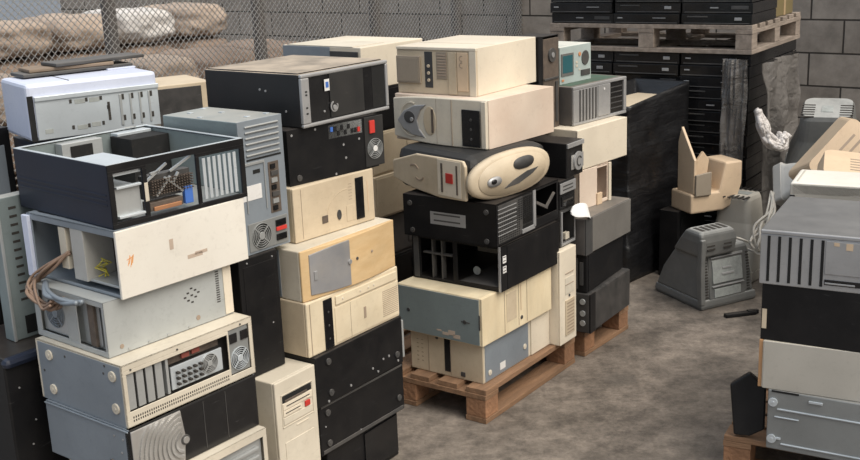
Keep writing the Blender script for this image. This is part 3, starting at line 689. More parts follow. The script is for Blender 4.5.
for t in (.185, .075): c.slab('R', (.66, .9, t-.025, t+.025), .006, .010, M['gloss'], 'power_socket', parent=ps)
for s, t in ((.05, .5), (.45, .12), (.6, .55), (.85, .1), (.3, .8), (.75, .9)): c.slab('T', (s, s+.08, t, t+.05), 0, .003, M['lightsteel'], 'pressed_tab')

# ------------------------------------------------------------------ stack B
c = C('B8', 'black case lowest of the second stack, standing on the floor')
c.solid(M['black']); c.slab('R', (.5, .98, .1, .9), 0, .006, M['gloss'], 'front_panel')
c = C('B7', 'black case with rivets, second from the floor in the second stack')
c.solid(M['black']); c.dents('R', [(.02, .98, .93, .97), (.02, .98, .03, .10)], M['charcoal'], 'rolled_edge', .003); c.feet('R', [(.09, .80), (.09, .2), (.93, .3)], M['charcoal'], .012)
c.screws('R', [(.06, .55), (.35, .06), (.45, .1)], M['silver'], .003)
c = C('B6', 'black steel case directly beneath the beige case with the black stripe')
c.solid(M['black']); c.feet('R', [(.13, .83), (.14, .2), (.92, .24)], M['charcoal'], .012)
c.screws('R', [(.75, .30), (.82, .30), (.62, .22), (.68, .1), (.36, .12), (.11, .05), (.93, .1)], M['silver'], .0045)
c.slab('E', (0, .08, .1, .9), 0, .01, M['galv'], 'steel_flange')

c = C('B5', 'beige desktop case with a vertical black stripe and square speaker grille')
c.solid(M['beige']); c.slab('R', (0, 1, 0, 1), 0, .010, M['beige2'], 'front_bezel', bevel=.005)
st = c.slab('R', (.165, .255, .02, .94), .010, .013, M['gloss'], 'black_stripe')
for t in (.2, .45, .7): c.disc('R', .21, t, .004, .013, .0145, M['charcoal'], 'indicator', parent=st)
c.slab('R', (.29, .97, .76, .93), .010, .016, M['beige2'], 'rounded_ridge', bevel=.006)
c.slab('R', (.28, .99, .05, .72), .010, .0125, M['beige2'], 'bay_cover')
c.slab('R', (.44, .443, .05, .72), .0125, .0135, M['shelldark'], 'bay_seam'); c.slab('R', (.585, .61, .28, .50), .0125, .014, M['shelldark'], 'release_latch')
c.grid('R', (.80, .98, .12, .64), 14, 14, mt=M['shelldark'], w=.55, hgt=.55, d=.0132, name='speaker_grille')
c.slab('R', (.03, .035, .03, .97), .010, .012, M['shelldark'], 'bezel_seam')
for s in (.36, .55, .64, .70): c.disc('R', s, .845, .004, .016, .0185, M['ivory'], 'round_button')

c = C('B4', 'yellowed beige case with a grey rounded door panel and key lock')
c.solid(M['ivory'])
b, W, H = c.mb('L'); c.slab('L', (.05, .80, .03, .97), 0, .002, M['bluegrey'], 'side_panel')
n = 16
prof = [(0, 0)]+[(W_, 0) for W_ in ()]
b, W, H = c.mb('R')
def bow(s): return .008+.020*math.sin(PI*min(1, max(0, s)))
secs = []
for k in range(n+1):
    s = k/n; d = bow(s); secs.append([(s*W, .0, 0), (s*W, 0, d), (s*W, H, d), (s*W, H, 0)])
b.loft(secs); fb = b.build('front_bezel', M['yellow'], c.root, bevel=.003)
b, W, H = c.mb('R'); secs = []
for k in range(9):
    s = .07+.38*k/8; d = bow(s); e = .10-.06*math.sin(PI*k/16); secs.append([(s*W, H*e, d-.002), (s*W, H*e, d+.004), (s*W, H*(1-e), d+.004), (s*W, H*(1-e), d-.002)])
b.loft(secs); b.build('grey_door', M['doorgrey'], fb, bevel=.002)
c.disc('R', .44, .52, .009, .028, .036, M['silver'], 'key_lock'); c.disc('R', .53, .52, .006, .026, .030, M['charcoal'], 'power_button'); c.disc('R', .70, .55, .005, .022, .027, M['shelldark'], 'small_button')
c.slab('R', (.10, .13, .38, .56), .017, .022, M['silver'], 'logo_badge')

c = C('B3', 'beige case with round button, dark square badge and an upright black slot')
c.solid(M['beige']); c.slab('R', (0, 1, 0, 1), 0, .008, M['beige'], 'front_bezel', bevel=.004)
c.slab('R', (.755, .86, .10, .90), .008, .0105, M['gloss'], 'black_slot')
b, W, H = c.mb('R'); b.ring(.62*W, .25*H, .092, .0945, .008, .0095, 40, 9, 20); b.build('arc_ridge', M['beige'], c.root, bevel=.001)
c.disc('R', .535, .30, .010, .008, .012, M['charcoal'], 'oval_button', ry=.018); c.slab('R', (.325, .395, .22, .36), .008, .0105, M['brownpart'], 'square_badge')
c.slab('R', (.63, .74, .12, .42), .008, .0095, M['beige'], 'bay_cover'); c.slab('R', (.09, .095, .05, .96), .008, .0092, M['shelldark'], 'bezel_seam')
c.slab('R', (.91, .918, .2, .8), .008, .0095, M['shell'], 'label_strip')
c.grid('R', (.65, .73, .5, .85), 1, 6, mt=M['shelldark'], w=.5, hgt=.15, d=.0086)

c = C('B2', 'black case with port strip, red socket and fan, under the wide black case')
c.solid(M['black']); c.slab('R', (.0, 1, 0, 1), 0, .002, M['black'], 'rear_panel')
c.io('R', (.44, .82, .70, .96))
ps = c.slab('R', (.84, 1.06, .03, .97), 0, .006, M['blackdull'], 'power_supply'); c.fan('R', .95, .36, .036, M['galv'], d=.006, hub=M['label'])
c.slab('R', (.89, .95, .66, .90), .006, .012, M['red'], 'red_socket', parent=ps)
c.lab('R', (.47, .53, .15, .42)); c.feet('R', [(.1, .12)], M['charcoal']); c.screws('R', [(.05, .9), (.3, .93), (.6, .55), (.62, .3), (.78, .6), (.5, .04)], M['silver'], .0045)

c = C('B1', 'wide black case with silver-framed glossy front and a dusty brown top')
c.solid(M['blackdust']); c.screws('L', [(.60, .68), (.66, .66), (.86, .3)], M['silver'], .004)
c.slab('T', (.02, .98, .02, .98), 0, .004, M['blackdust'], 'top_panel')
fr = MB(c.mb('R')[0].map); W, H = c.b, c.h
fr.plate(W, H, [(.085*W, .97*W, .07*H, .93*H)], 0, .014); fr.build('silver_frame', M['silver'], c.root, bevel=.004)
c.slab('R', (.08, .975, .06, .94), 0, .008, M['gloss'], 'glossy_panel')
c.slab('R', (.31, .70, .09, .93), .008, .012, M['blackdull'], 'door_flap')
c.slab('R', (.81, .965, .09, .92), .008, .009, M['void'], 'open_bay')
c.lab('R', (.25, .30, .62, .84)); b, W, H = c.mb('R'); b.box(.25*W, .305*W, .62*H, .84*H, .012, .0128); b.cur = 1; b.box(.262*W, .295*W, .68*H, .79*H, .0128, .0134); b.build('blue_sticker', [M['label'], M['blue']], c.root)
b, W, H = c.mb('R'); b.ring(.345*W, .30*H, .014, .019, .012, .015, 28, 8, 30); b.build('button_ring', M['silver'], c.root)
c.disc('R', .345, .28, .009, .012, .018, M['silver'], 'power_button'); c.disc('R', .24, .24, .004, .008, .012, M['silver'], 'small_button')
b, W, H = c.mb('R')
for t in (.25, .36, .6, .66): b.box(.035*W, .055*W, t*H, (t+.03)*H, .014, .015)
b.build('front_port', M['void'], c.root)
c.screws('E', [(.1, .1)], M['silver'])

# boards lying on top / small beige case behind
c = case_at('small beige case with dark front seen between the steel-tray case and the black case', -1.075, 4.43, .55, .30, .23, .20, 1.19)
c.solid(M['beige']); c.slab('R', (.0, .80, .05, .93), 0, .004, M['worn'], 'dark_front')
for i in range(5):
    q = case_at(['dark case on the floor in the far column behind the ribbed grey case', 'dark grey case second in the far column behind the ribbed grey case', 'black case third in the far column behind the ribbed grey case', 'dark grey case fourth in the far column behind the ribbed grey case', 'black case just under the small beige case with dark front'][i], -1.08+.01*(i % 2), 4.42, .55, .34, .30, .238, .238*i); q.solid(M['darkgrey' if i % 2 else 'black']); q.slab('R', (.05, .6, .2, .8), 0, .005, M['charcoal'], 'bay_cover')
# ------------------------------------------------------------------ column H behind stack B
c = C('H1', 'white case with blue-grey side on top of the column behind the wide black case')
c.solid(M['cream']); c.slab('L', (0, .62, .02, .99), 0, .004, M['bluegrey'], 'side_panel'); c.slab('L', (.62, .97, .1, .9), 0, .006, M['charcoal'], 'rear_panel')
c.slab('T', (.0, .5, .1, .95), 0, .003, M['ivory'], 'top_panel'); c.disc('L', .74, .6, .02, .006, .010, M['galv'], 'round_port')
H6 = [('H2', 'black', 'black case under the white and blue-grey case, behind the wide black case'), ('H3', 'beige', 'grimy beige case in the back column beside the beige case with black slot'),
      ('H4', 'beige', 'brownish beige case in the back column beside the yellowed case'), ('H5', 'darkgrey', 'dark grey case in the back column left of the black open-front case'),
      ('H6', 'black', 'black case in the back column behind the lower second stack'), ('H7', 'darkgrey', 'dark grey case on the floor in the back column between the second and third stacks')]
for k, mt, lb in H6:
    c = C(k, lb); c.solid(M[mt]); c.slab('R', (.03, .97, .05, .95), 0, .004, M[mt], 'front_bezel'); c.slabs('R', [(.6, .9, .55, .8), (.6, .9, .2, .45)], .004, .008, M[mt], 'drive_bay')

# ------------------------------------------------------------------ stack C on its pallet
x, y, th, a, b_, h, z = G['pC']
pallet('wooden_pallet', 'orange brown wooden pallet under the third stack, in the middle of the floor', (x, y, th, .80, .77, h, 0), M['wood'], M['woodend'], cols=(0, 1))
c = C('C7', 'beige desktop case lying on the middle pallet, grey side panel to the right')
c.solid(M['ivory']); c.slab('L', (0, 1, 0, 1), 0, .008, M['beige'], 'front_bezel', bevel=.004)
c.slab('L', (.48, .56, .12, .97), .008, .010, M['gloss'], 'black_slot'); c.slabs('L', [(.25, .26, .05, .95), (.56, .57, .05, .95)], .008, .0095, M['shelldark'], 'bezel_seam')
c.slab('L', (.70, .76, .08, .20), .008, .011, M['charcoal'], 'square_button'); c.disc('L', .38, .93, .007, .008, .011, M['charcoal'], 'round_button')
c.grid('L', (.07, .2, .2, .85), 2, 6, mt=M['shelldark'], w=.4, hgt=.2, d=.0085)
c.slab('R', (.01, .66, .03, .97), 0, .003, M['bluegrey'], 'side_panel'); c.feet('R', [(.07, .22), (.60, .35)], M['ivory'], .012, 'pale_foot')
c.slab('R', (.22, .30, .12, .3), .003, .0036, M['label'], 'torn_label', bevel=0); c.slab('R', (.70, 1.0, .02, .98), 0, .006, M['cream'], 'side_panel')
c = C('C6', 'long cream case, grey-green on its left side and worn beige on its right')
c.solid(M['stained']); c.slab('L', (.01, .985, .02, .97), 0, .003, M['greensteel'], 'side_panel')
c.disc('L', .14, .48, .008, .003, .006, M['charcoal'], 'rivet'); c.disc('L', .82, .46, .009, .003, .006, M['charcoal'], 'rivet'); c.slab('L', (.78, .88, .45, .475), .003, .006, M['charcoal'], 'latch')
c.slab('L', (.985, 1.0, .35, .66), .002, .006, M['charcoal'], 'dark_clip')
c.slabs('L', [(.55, .62, .10, .16), (.62, .70, .12, .22), (.68, .76, .07, .15), (.48, .54, .16, .19)], .003, .0036, M['pencil'], 'rust_smudge', bevel=0)
c.slab('R', (0, 1, 0, 1), 0, .008, M['stained'], 'front_bezel', bevel=.004)
c.slabs('R', [(.30, .305, .05, .95), (.50, .505, .05, .95), (.62, .625, .05, .95)], .008, .0095, M['shelldark'], 'bezel_seam')
c.disc('R', .54, .20, .008, .008, .012, M['charcoal'], 'round_button'); c.slab('R', (.33, .47, .25, .85), .008, .0095, M['beige'], 'bay_cover')
c.slabs('R', [(.53, .54, .35, .9)], .008, .0095, M['shell'], 'thin_strip')
c = C('C5', 'black open-fronted case with empty bays and a torn white sticker')
c.shell(M['black'], {'L': [(.10, .47, .06, .94), (.52, .97, .10, .94)]}, t=.005)
c.slab('L', (.02, .08, .03, .97), 0, .004, M['charcoal'], 'bezel_edge'); c.slabs('L', [(.12, .46, .60, .63), (.22, .235, .06, .94), (.33, .345, .06, .94)], -.03, -.004, M['charcoal'], 'drive_rail')
c.slab('L', (.54, .95, .06, .10), -.30, -.004, M['charcoal'], 'bay_floor'); c.disc('L', .62, .25, .018, -.08, -.075, M['greylabel'], 'round_disc')
c.slab('L', (.975, 1, 0, 1), 0, .004, M['silver'], 'silver_edge'); c.lab('R', (.03, .085, .62, .78), lines=2); c.lab('R', (.03, .085, .40, .55), lines=2)
c.slab('R', (.10, .99, .02, .98), 0, .002, M['black'], 'side_panel')
c = C('C4', 'black case with perforated rear grille and silver nameplate on its side')
c.shell(M['black'], {'R': [(.03, .40, .06, .95), (.58, .97, .25, .93)]}, t=.004)
c.lab('L', (.30, .68, .36, .66), M['silver'], 'nameplate', lines=2); c.feet('L', [(.9, .8), (.9, .12), (.08, .8), (.1, .15)], M['charcoal'], .011)
c.slab('R', (.03, .56, .06, .95), -.004, .000, M['charcoal'], 'rear_panel')
c.grid('R', (.04, .36, .08, .72), 10, 12, w=.55, hgt=.5, mt=M['void'], d=.001); c.grid('R', (.33, .54, .40, .92), 6, 10, w=.6, hgt=.5, mt=M['void'], d=.001)
c.slabs('R', [(.02, .30, .24+.10*k, .26+.10*k) for k in range(7)], .000, .003, M['silver'], 'grille_bar')
c.slab('R', (.56, .60, .1, .98), 0, .006, M['silver'], 'silver_edge'); c.slab('R', (.38, .58, .06, .16), .0, .006, M['silver'], 'silver_clip')
b, W, H = c.mb('R'); b.bar((.62*W, .66*H), (.80*W, .42*H), .012, -.01, .004); b.bar((.80*W, .42*H), (.94*W, .70*H), .008, -.01, .0); b.build('metal_strut', M['darkgrey'], c.root)
c = C('C3', 'beige and black case with a large oval shield on its front and a red badge')
c.solid(M['blackdull'], bevel=.045)
pn = c.poly('L', [(.0, .66), (.33, .90), (.94, .92), (.97, .80), (.97, .04), (.62, .0), (.28, .08), (.0, .25)], 0, .016, M['beige'], 'beige_panel', bevel=.006)
c.slab('L', (.62, .92, .08, .88), .016, .018, M['cream'], 'bay_panel', parent=pn)
c.slabs('L', [(.665, .69, .15, .80), (.86, .88, .15, .80)], .018, .020, M['brownpart'], 'bay_slot', parent=pn); c.slab('L', (.73, .82, .38, .60), .018, .022, M['red'], 'red_badge', parent=pn)
b, W, H = c.mb('L'); b.ring(.30*W, .48*H, .028, .034, .016, .019, 24, 2, 9); b.build('curved_slot', M['shelldark'], pn); b, W, H = c.mb('L'); b.ring(.37*W, .48*H, .028, .034, .016, .019, 24, 15, 22); b.build('curved_slot', M['shelldark'], pn)
# oval shield wraps round the corner between the two visible sides
wrap = c.m('R')[0]
H = c.h; q0, t0, rx, rz, al = .205, .50*H, .232, .092, .10
def oval(fr, n=44, q=None, t=None, a=None, b=None):
    out = []
    for k in range(n):
        g = 2*PI*k/n; X = math.copysign(abs(math.cos(g))**.82, math.cos(g))*(a or rx)*fr; Z = math.copysign(abs(math.sin(g))**.9, math.sin(g))*(b or rz)*fr
        out.append(((q if q is not None else q0)+X*math.cos(al)-Z*math.sin(al)*.3, (t if t is not None else t0)+X*math.sin(al)*.55+Z, ))
    return out
def ovalmesh(nm, mt, lay, par, **kw):
    m = MB(wrap); m.loft([[(q_, t_, d) for q_, t_ in oval(fr, **kw)] for fr, d in lay]); return m.build(nm, mt, par, smooth=True)
sh = ovalmesh('oval_shield', M['beige'], ((1., .0), (1., .016), (.95, .026), (.84, .031), (.6, .033), (.3, .034), (.02, .034)), c.root)
ovalmesh('inset_face', M['beige'], ((.84, .029), (.82, .0355), (.02, .0365)), sh)
ovalmesh('dark_oval_opening', M['charcoal'], ((1, .034), (.95, .040), (.02, .039)), sh, q=.262, t=.71*H, a=.060, b=.026)
ovalmesh('lens_button', M['silver'], ((1, .034), (.9, .043), (.02, .045)), sh, q=.095, t=.42*H, a=.040, b=.021)
ovalmesh('lens_centre', M['gloss'], ((1, .043), (.9, .047), (.02, .047)), sh, q=.087, t=.43*H, a=.015, b=.010)
m = MB(wrap); m.loft([[(q_, t_, d) for q_, t_ in ((.15, .22*H), (.23, .26*H), (.31, .42*H), (.345, .54*H), (.28, .50*H), (.20, .36*H))] for d in (.034, .0395)]); m.build('curved_slot', M['charcoal'], sh)

c = C('C2', 'beige case with a crescent eye-shaped grille and black drive slot, second from top')
c.solid(M['pink']); c.slab('R', (.0, 1, 0, 1), 0, .002, M['pink'], 'side_panel')
n = 14; b, W, H = c.mb('L'); secs = []
for k in range(n+1):
    s = k/n; d = .012+.016*math.sin(PI*s); e = .09*(1-s)**4
    secs.append([(s*W, H*e, 0), (s*W, H*e, d), (s*W, H*(1-e), d), (s*W, H*(1-e), 0)])
b.loft(secs); fb = b.build('front_bezel', M['ivory'], c.root, bevel=.004)
c.slab('L', (.765, .95, .04, .80), .022, .026, M['gloss'], 'black_slot', parent=fb); c.slab('L', (.955, 1.0, .02, .98), .008, .020, M['cream'], 'bezel_edge', parent=fb)
for t in (.2, .4, .6): c.disc('L', .86, t, .006, .026, .028, M['charcoal'], 'knob', parent=fb)
b, W, H = c.mb('L')
# crescent / eye grille
pts = [(.07, .46), (.14, .66), (.26, .80), (.40, .84), (.33, .70), (.29, .50), (.31, .30), (.38, .12), (.24, .16), (.13, .28)]
b.prism([(p[0]*W, p[1]*H) for p in pts], .020, .030); cr = b.build('crescent_grille', M['silver'], fb, bevel=.004)
c.disc('L', .21, .54, .030, .029, .032, M['charcoal'], 'dark_lens', parent=cr, ry=.026); c.disc('L', .24, .50, .009, .032, .036, M['silver'], 'power_button', parent=cr)
c.disc('L', .43, .50, .034, .022, .030, M['beige'], 'oval_cover', parent=fb, ry=.060); c.slab('L', (.45, .475, .25, .75), .030, .0315, M['brownpart'], 'narrow_slot', parent=fb)
b, W, H = c.mb('L'); b.ring(.22*W, .5*H, .062, .067, .024, .027, 40, 8, 34, ry=1.1); b.build('eye_ridge', M['ivory'], fb)
c.slabs('L', [(.50, .505, .02, .98), (.66, .665, .02, .98)], .026, .0285, M['shelldark'], 'bezel_seam', parent=fb)

c = C('C1', 'cream desktop case with taupe square panel, topmost of the middle stack')
c.solid(M['cream'], bevel=.003); c.slab('L', (0, 1, 0, .93), 0, .010, M['beige'], 'front_bezel', bevel=.003); c.slab('L', (0, 1.0, .93, 1.0), 0, .014, M['cream'], 'top_lip', bevel=.003)
c.slab('L', (.0, .31, .22, .80), .010, .018, M['taupe'], 'taupe_panel', bevel=.003); c.slab('L', (.02, .29, .26, .76), .018, .0195, M['crtlight'] if 0 else M['taupe'], 'inner_panel')
c.slab('L', (.36, .46, .14, .90), .010, .0115, M['charcoal'], 'open_slot')
for t in (.3, .45, .6): c.disc('L', .41, t, .007, .0115, .016, M['beige'], 'knob')
c.slab('L', (.51, .64, .33, .90), .010, .013, M['taupe'], 'ridged_panel'); c.slabs('L', [(.52, .63, .4+.06*k, .43+.06*k) for k in range(8)], .013, .0145, M['shelldark'], 'ridge')
c.slab('L', (.66, .76, .02, .90), .010, .014, M['beige'], 'bay_cover'); c.slab('L', (.77, .90, .10, .90), .010, .014, M['yellow'] if 0 else M['shell'], 'bay_cover')
b, W, H = c.mb('L'); b.ring(.83*W, .78*H, .009, .012, .014, .0155, 16, 3, 13); b.ring(.83*W, .64*H, .009, .012, .014, .0155, 16, 3, 13); b.build('embossed_mark', M['shelldark'], c.root)
c.slab('L', (.92, 1.0, .0, .93), .010, .014, M['cream'], 'bezel_edge'); c.slab('L', (.05, .95, .0, .02), .010, .012, M['shelldark'], 'bottom_line')
c.slab('T', (.30, .32, .02, .98), 0, .0015, M['cream'], 'top_seam')

# ------------------------------------------------------------------ narrow column K between stacks C and D
c = C('K5', 'cream tower standing on the middle pallet, narrow vented front beside the long cream case')
c.solid(M['cream']); c.slab('R', (0, 1, 0, 1), 0, .008, M['cream'], 'front_bezel', bevel=.004)
c.slab('R', (.30, .85, .08, .46), .008, .012, M['beige'], 'vent_panel'); c.slabs('R', [(.38, .8, .10+.035*k, .115+.035*k) for k in range(10)], .012, .0125, M['shelldark'], 'vent_slit')
c.slab('R', (.30, .85, .52, .70), .008, .010, M['ivory'], 'bay_cover'); c.disc('R', .55, .50, .006, .008, .012, M['charcoal'], 'round_button')
c.slabs('R', [(.3, .8, .62, .63), (.3, .8, .74, .75)], .010, .0115, M['shelldark'], 'bay_seam')
c = C('K4', 'small black open-framed case holding a curved white plate')
c.shell(M['charcoal'], {'R': [(.14, .92, .12, .90)]}, t=.005)
c.slab('R', (.06, .14, .05, .95), 0, .004, M['silver'], 'frame_edge'); c.slab('R', (.92, .97, .05, .95), 0, .004, M['silver'], 'frame_edge'); c.slab('R', (.06, .97, .03, .10), 0, .004, M['silver'], 'frame_edge')
c.slab('R', (.5, .75, .12, .30), -.03, -.01, M['ivory'], 'pale_knob')
c = C('K3', 'black case below the round silver disc, silver strip on its upper edge')
c.solid(M['black']); c.slab('R', (0, 1, .55, .92), 0, .005, M['silver'], 'silver_strip'); c.slabs('R', [(.15, .8, .65, .70), (.15, .8, .77, .82)], .005, .006, M['charcoal'], 'dark_line'); c.bay('R', (.1, .9, .1, .45), M['gloss'])
c = C('K2', 'black case with a round silver disc on its front, between third and fourth stacks')
c.solid(M['black']); c.slab('R', (0, 1, .86, .99), 0, .008, M['silver'], 'silver_strip'); c.slab('R', (.25, 1.0, .20, .62), 0, .004, M['brushed'], 'silver_plate')
c.disc('R', .62, .42, .042, .004, .012, M['silver'], 'round_disc'); b, W, H = c.mb('R'); b.ring(.62*W, .42*H, .018, .023, .012, .015, 24, 2, 20); b.build('swirl', M['charcoal'], c.root)
c.screws('R', [(.35, .3), (.9, .5)], M['charcoal'], .005)
c = C('K1', 'grimy brown bare metal frame standing upright beside the top cream case')
c.shell(M['black'], {'R': 'open'}, t=.004)
c.slab('R', (0, .22, 0, 1), -.02, .0, M['gloss'], 'black_edge')
br = c.slab('R', (.22, 1, .0, .97), -.012, .002, M['brownpart'], 'brown_plate')
c.disc('R', .62, .80, .032, .002, .010, M['charcoal'], 'round_recess', parent=br); c.disc('R', .62, .80, .012, .010, .014, M['silver'], 'round_recess_centre', parent=br)
c.slabs('R', [(.22, .95, .55, .57), (.3, .35, .3, .5), (.80, .9, .1, .52), (.3, .7, .05, .12)], .002, .008, M['charcoal'], 'bracket_rib', parent=br)
c.slab('R', (.25, .55, .15, .25), .002, .008, M['beige'], 'beige_scrap', parent=br)
p = Vector(onface('K4', 'R', .55, 1.0, .0))
m = MB(); secs = []
th = .9; u = Vector((math.cos(th), math.sin(th), 0)); v = Vector((-u.y, u.x, 0))
q0 = onface('K4', 'R', .45, .86, .022)
for k in range(13):
    t = k/12; w = .036*math.sqrt(max(.05, 1-(2*t-1)**4)); cpt = q0+u*(.155*t)+Vector((0, 0, .008*math.sin(PI*t)-.045*t*t))-v*(.03*math.sin(PI*t))
    up = Vector((0, 0, 1))*w+v*w*.3; n_ = v*.003
    secs.append([tuple(cpt-up*.7-n_), tuple(cpt+up-n_), tuple(cpt+up+n_), tuple(cpt-up*.7+n_)])
m.loft(secs); tag(m.build('curved_plate', M['whiteplastic'], smooth=False, bevel=.001), 'curved clean white plastic plate stuck in the small open frame', 'plastic plate')

# ------------------------------------------------------------------ stack D
x, y, th, a, b_, h, z = G['pD']
pallet('wooden_pallet', 'wooden pallet under the fourth stack of dark cases, one end block showing', (.70, 4.80, .92, .7, .445, h, 0), M['wood'], M['woodend'], cols=(0, 1))
c = C('D7', 'worn dark grey case lowest of the fourth stack, small labels at its right end')
c.solid(M['worn']); c.slab('R', (.05, 1, .02, .98), 0, .004, M['worn'], 'side_panel'); c.slab('R', (0, .12, .0, 1), 0, .008, M['black'], 'dark_bezel')
c.lab('R', (.87, .95, .62, .74)); c.lab('R', (.87, .95, .40, .56), M['ivory']); 
for t in (.25, .5, .8): c.disc('L', .93, t, .014, 0, .006, M['galv'], 'round_port')
c.slab('L', (.6, .85, .1, .9), 0, .003, M['charcoal'], 'rear_panel')
c = C('D6', 'black case second from the bottom of the fourth stack')
c.solid(M['black']); c.slab('R', (.03, 1, .03, .97), 0, .003, M['black'], 'side_panel'); c.slabs('L', [(.80, .9, .1, .9), (.92, .96, .2, .8)], 0, .005, M['charcoal'], 'rear_panel'); c.screws('L', [(.86, .3), (.86, .6)], M['galv'], .006)
c = C('D5', 'dark grey case with paler worn side just below the open beige case')
c.solid(M['darkgrey']); c.slab('R', (.14, 1, .02, .98), 0, .004, M['sidegrey'], 'side_panel'); c.slab('R', (0, .14, 0, 1), 0, .006, M['charcoal'], 'dark_bezel'); c.lab('R', (.86, .94, .35, .60), M['taupe'])
c = C('D4', 'open pinkish beige case with an exposed dark bay in the fourth stack')
c.shell(M['pink'], {'R': [(.55, .90, .10, .93)]}, t=.006); c.slab('R', (0, .55, 0, 1), 0, .005, M['pink'], 'side_panel'); c.slab('R', (.52, .68, .0, .30), 0, .012, M['shell'], 'broken_corner'); c.slab('R', (.92, 1, 0, 1), 0, .008, M['cream'], 'bezel_edge')
c = C('D3', 'plain cream side-panel case under the silver striped case in the fourth stack')
c.solid(M['cream']); c.slab('R', (-.01, 1.0, 0, 1), 0, .006, M['cream'], 'side_panel', bevel=.004)
c = C('D2', 'silver case with dark vertical stripes, near the top of the fourth stack')
c.solid(M['darkgrey']); c.slab('T', (.05, .95, .05, .95), 0, .001, M['pcb'], 'green_board')
fr = MB(c.mb('R')[0].map); W, H = c.b, c.h; fr.plate(W, H, [(.68*W, .95*W, .08*H, .92*H)], 0, .012); fr.build('silver_front', M['silver'], c.root, bevel=.003)
for k in range(6): c.slab('R', (.10+.058*k, .128+.058*k, .08, .90), .012, .014, M['charcoal'], 'dark_stripe')
c.slab('R', (.44, .67, .1, .92), .012, .016, M['silver'], 'curved_panel', bevel=.004); c.slab('R', (.69, .94, .1, .9), .0, .006, M['gloss'], 'drive_bay')
c.slabs('R', [(.70, .93, .2+.14*k, .23+.14*k) for k in range(5)], .006, .008, M['charcoal'], 'bay_line'); c.disc('R', .55, .80, .006, .016, .018, M['label'], 'badge')
c = C('D1', 'pale teal fronted unit with small dark screen and cream top on fourth stack')
c.solid(M['teal']); c.slab('R', (0, 1, 0, 1), 0, .006, M['teal'], 'front_panel', bevel=.003)
c.slab('R', (.03, .42, .22, .82), .006, .010, M['crtgrey'], 'screen_surround'); c.slab('R', (.07, .38, .30, .76), .010, .011, M['tealglass'], 'screen')
c.disc('R', .80, .62, .030, .006, .010, M['charcoal'], 'round_grille', ry=.034); c.disc('R', .62, .74, .010, .006, .010, M['orange'], 'orange_knob')
c.slabs('R', [(.66, .95, .14, .30)], .006, .010, M['charcoal'], 'button_block'); c.slab('R', (.05, .12, .08, .14), .006, .009, M['orange'], 'orange_mark')
c.slabs('R', [(.5, .56, .4, .46), (.5, .56, .5, .56), (.6, .64, .3, .34)], .006, .008, M['ivory'], 'key')
# ------------------------------------------------------------------ right stack E
pallet('wooden_pallet', 'wooden pallet at lower right under the silver ribbed case', (1.033, 3.645, -.50, .58, 1.0, .144, 0), M['wood'], M['woodend'])
c = C('E5', 'silver steel case with pressed ribs and round bolts, lowest of the right stack')
c.solid(M['dullsteel'], bevel=.004); c.feet('R', [(.045, .80), (.045, .18)], M['lightsteel'], .016, 'round_bolt')
c.slab('R', (.08, 1, .68, .71), 0, .005, M['lightsteel'], 'pressed_rib', bevel=.003); c.slab('R', (.06, .26, .55, .575), 0, .005, M['lightsteel'], 'pressed_rib', bevel=.003)
c.slab('R', (.08, .12, .18, .22), 0, .005, M['lightsteel'], 'pressed_rib'); c.slab('R', (.12, 1, .10, .13), 0, .005, M['lightsteel'], 'pressed_rib', bevel=.003)
c.slab('R', (.03, .25, .965, 1.0), 0, .002, M['void'], 'gap'); c.slab('R', (.33, .44, .88, .92), 0, .006, M['lightsteel'], 'tab')
c = C('E4', 'greyish cream case with an orange left edge, second lowest in the right stack')
c.solid(M['ivory']); c.slab('R', (-.03, .0, .0, 1.0), -.04, -.004, M['orangetan'], 'orange_edge')
c.slab('R', (.01, 1, .0, 1), 0, .003, M['greycream'], 'side_panel')
c = C('E3', 'plain black case with tall narrow label in the right stack')
c.solid(M['black']); c.slab('R', (.0, 1, 0, 1), 0, .003, M['black'], 'side_panel'); b, W, H = c.mb('R'); b.box(.008*W, .045*W, .20*H, .55*H, .003, .004); b.build('narrow_label', M['beige'], c.root)
c = C('E2', 'silver-fronted case with five dark vertical slats and grey top, right stack')
c.solid(M['tapegrey'], bevel=.003); c.slab('R', (0, 1, 0, .93), 0, .010, M['silver'], 'front_bezel', bevel=.003); c.slab('R', (0, 1, .93, 1.0), 0, .013, M['silver'], 'top_edge', bevel=.003)
for k in range(6): c.slab('R', (.055+.082*k, .078+.082*k, .06, .90), .010, .0115, M['void'], 'dark_slat_gap')
c.slab('R', (.50, .80, .30, .90), .010, .013, M['silver'], 'bay_cover'); c.slab('R', (.50, .77, .10, .20), .010, .012, M['gloss'], 'disc_slot'); c.slab('R', (.79, .87, .10, .20), .010, .014, M['silver'], 'eject_button')
c.slab('R', (.505, .73, .12, .15), .012, .014, M['silver'], 'slot_lip'); c.slab('R', (.82, .84, .3, .9), .010, .0115, M['charcoal'], 'divider'); c.slab('R', (.86, .98, .3, .9), .010, .013, M['charcoal'], 'dark_bay')
c.slabs('R', [(.56, .60, .82, .88), (.65, .70, .76, .88)], .013, .014, M['shell'], 'small_sticker', bevel=0)
b, W, H = c.mb('T'); b.box(.72*W, .86*W, .70*H, .74*H, 0, .014); b.build('top_latch', M['charcoal'], c.root, bevel=.003)
E1 = case_at('white-topped pale grey machine at the right edge behind the slatted silver case', 1.405, 4.15, -.47, .26, .48, .225, .725, cat='printer', name='desktop_printer')
E1.solid(M['greycream'], bevel=.006); E1.slab('T', (0, 1, 0, 1), -.05, .004, M['white'], 'white_lid', bevel=.01); E1.slab('R', (.0, .04, 0, .80), 0, .003, M['gloss'], 'black_end'); E1.slab('T', (.04, .055, .1, .9), .004, .006, M['greycream'], 'lid_line')
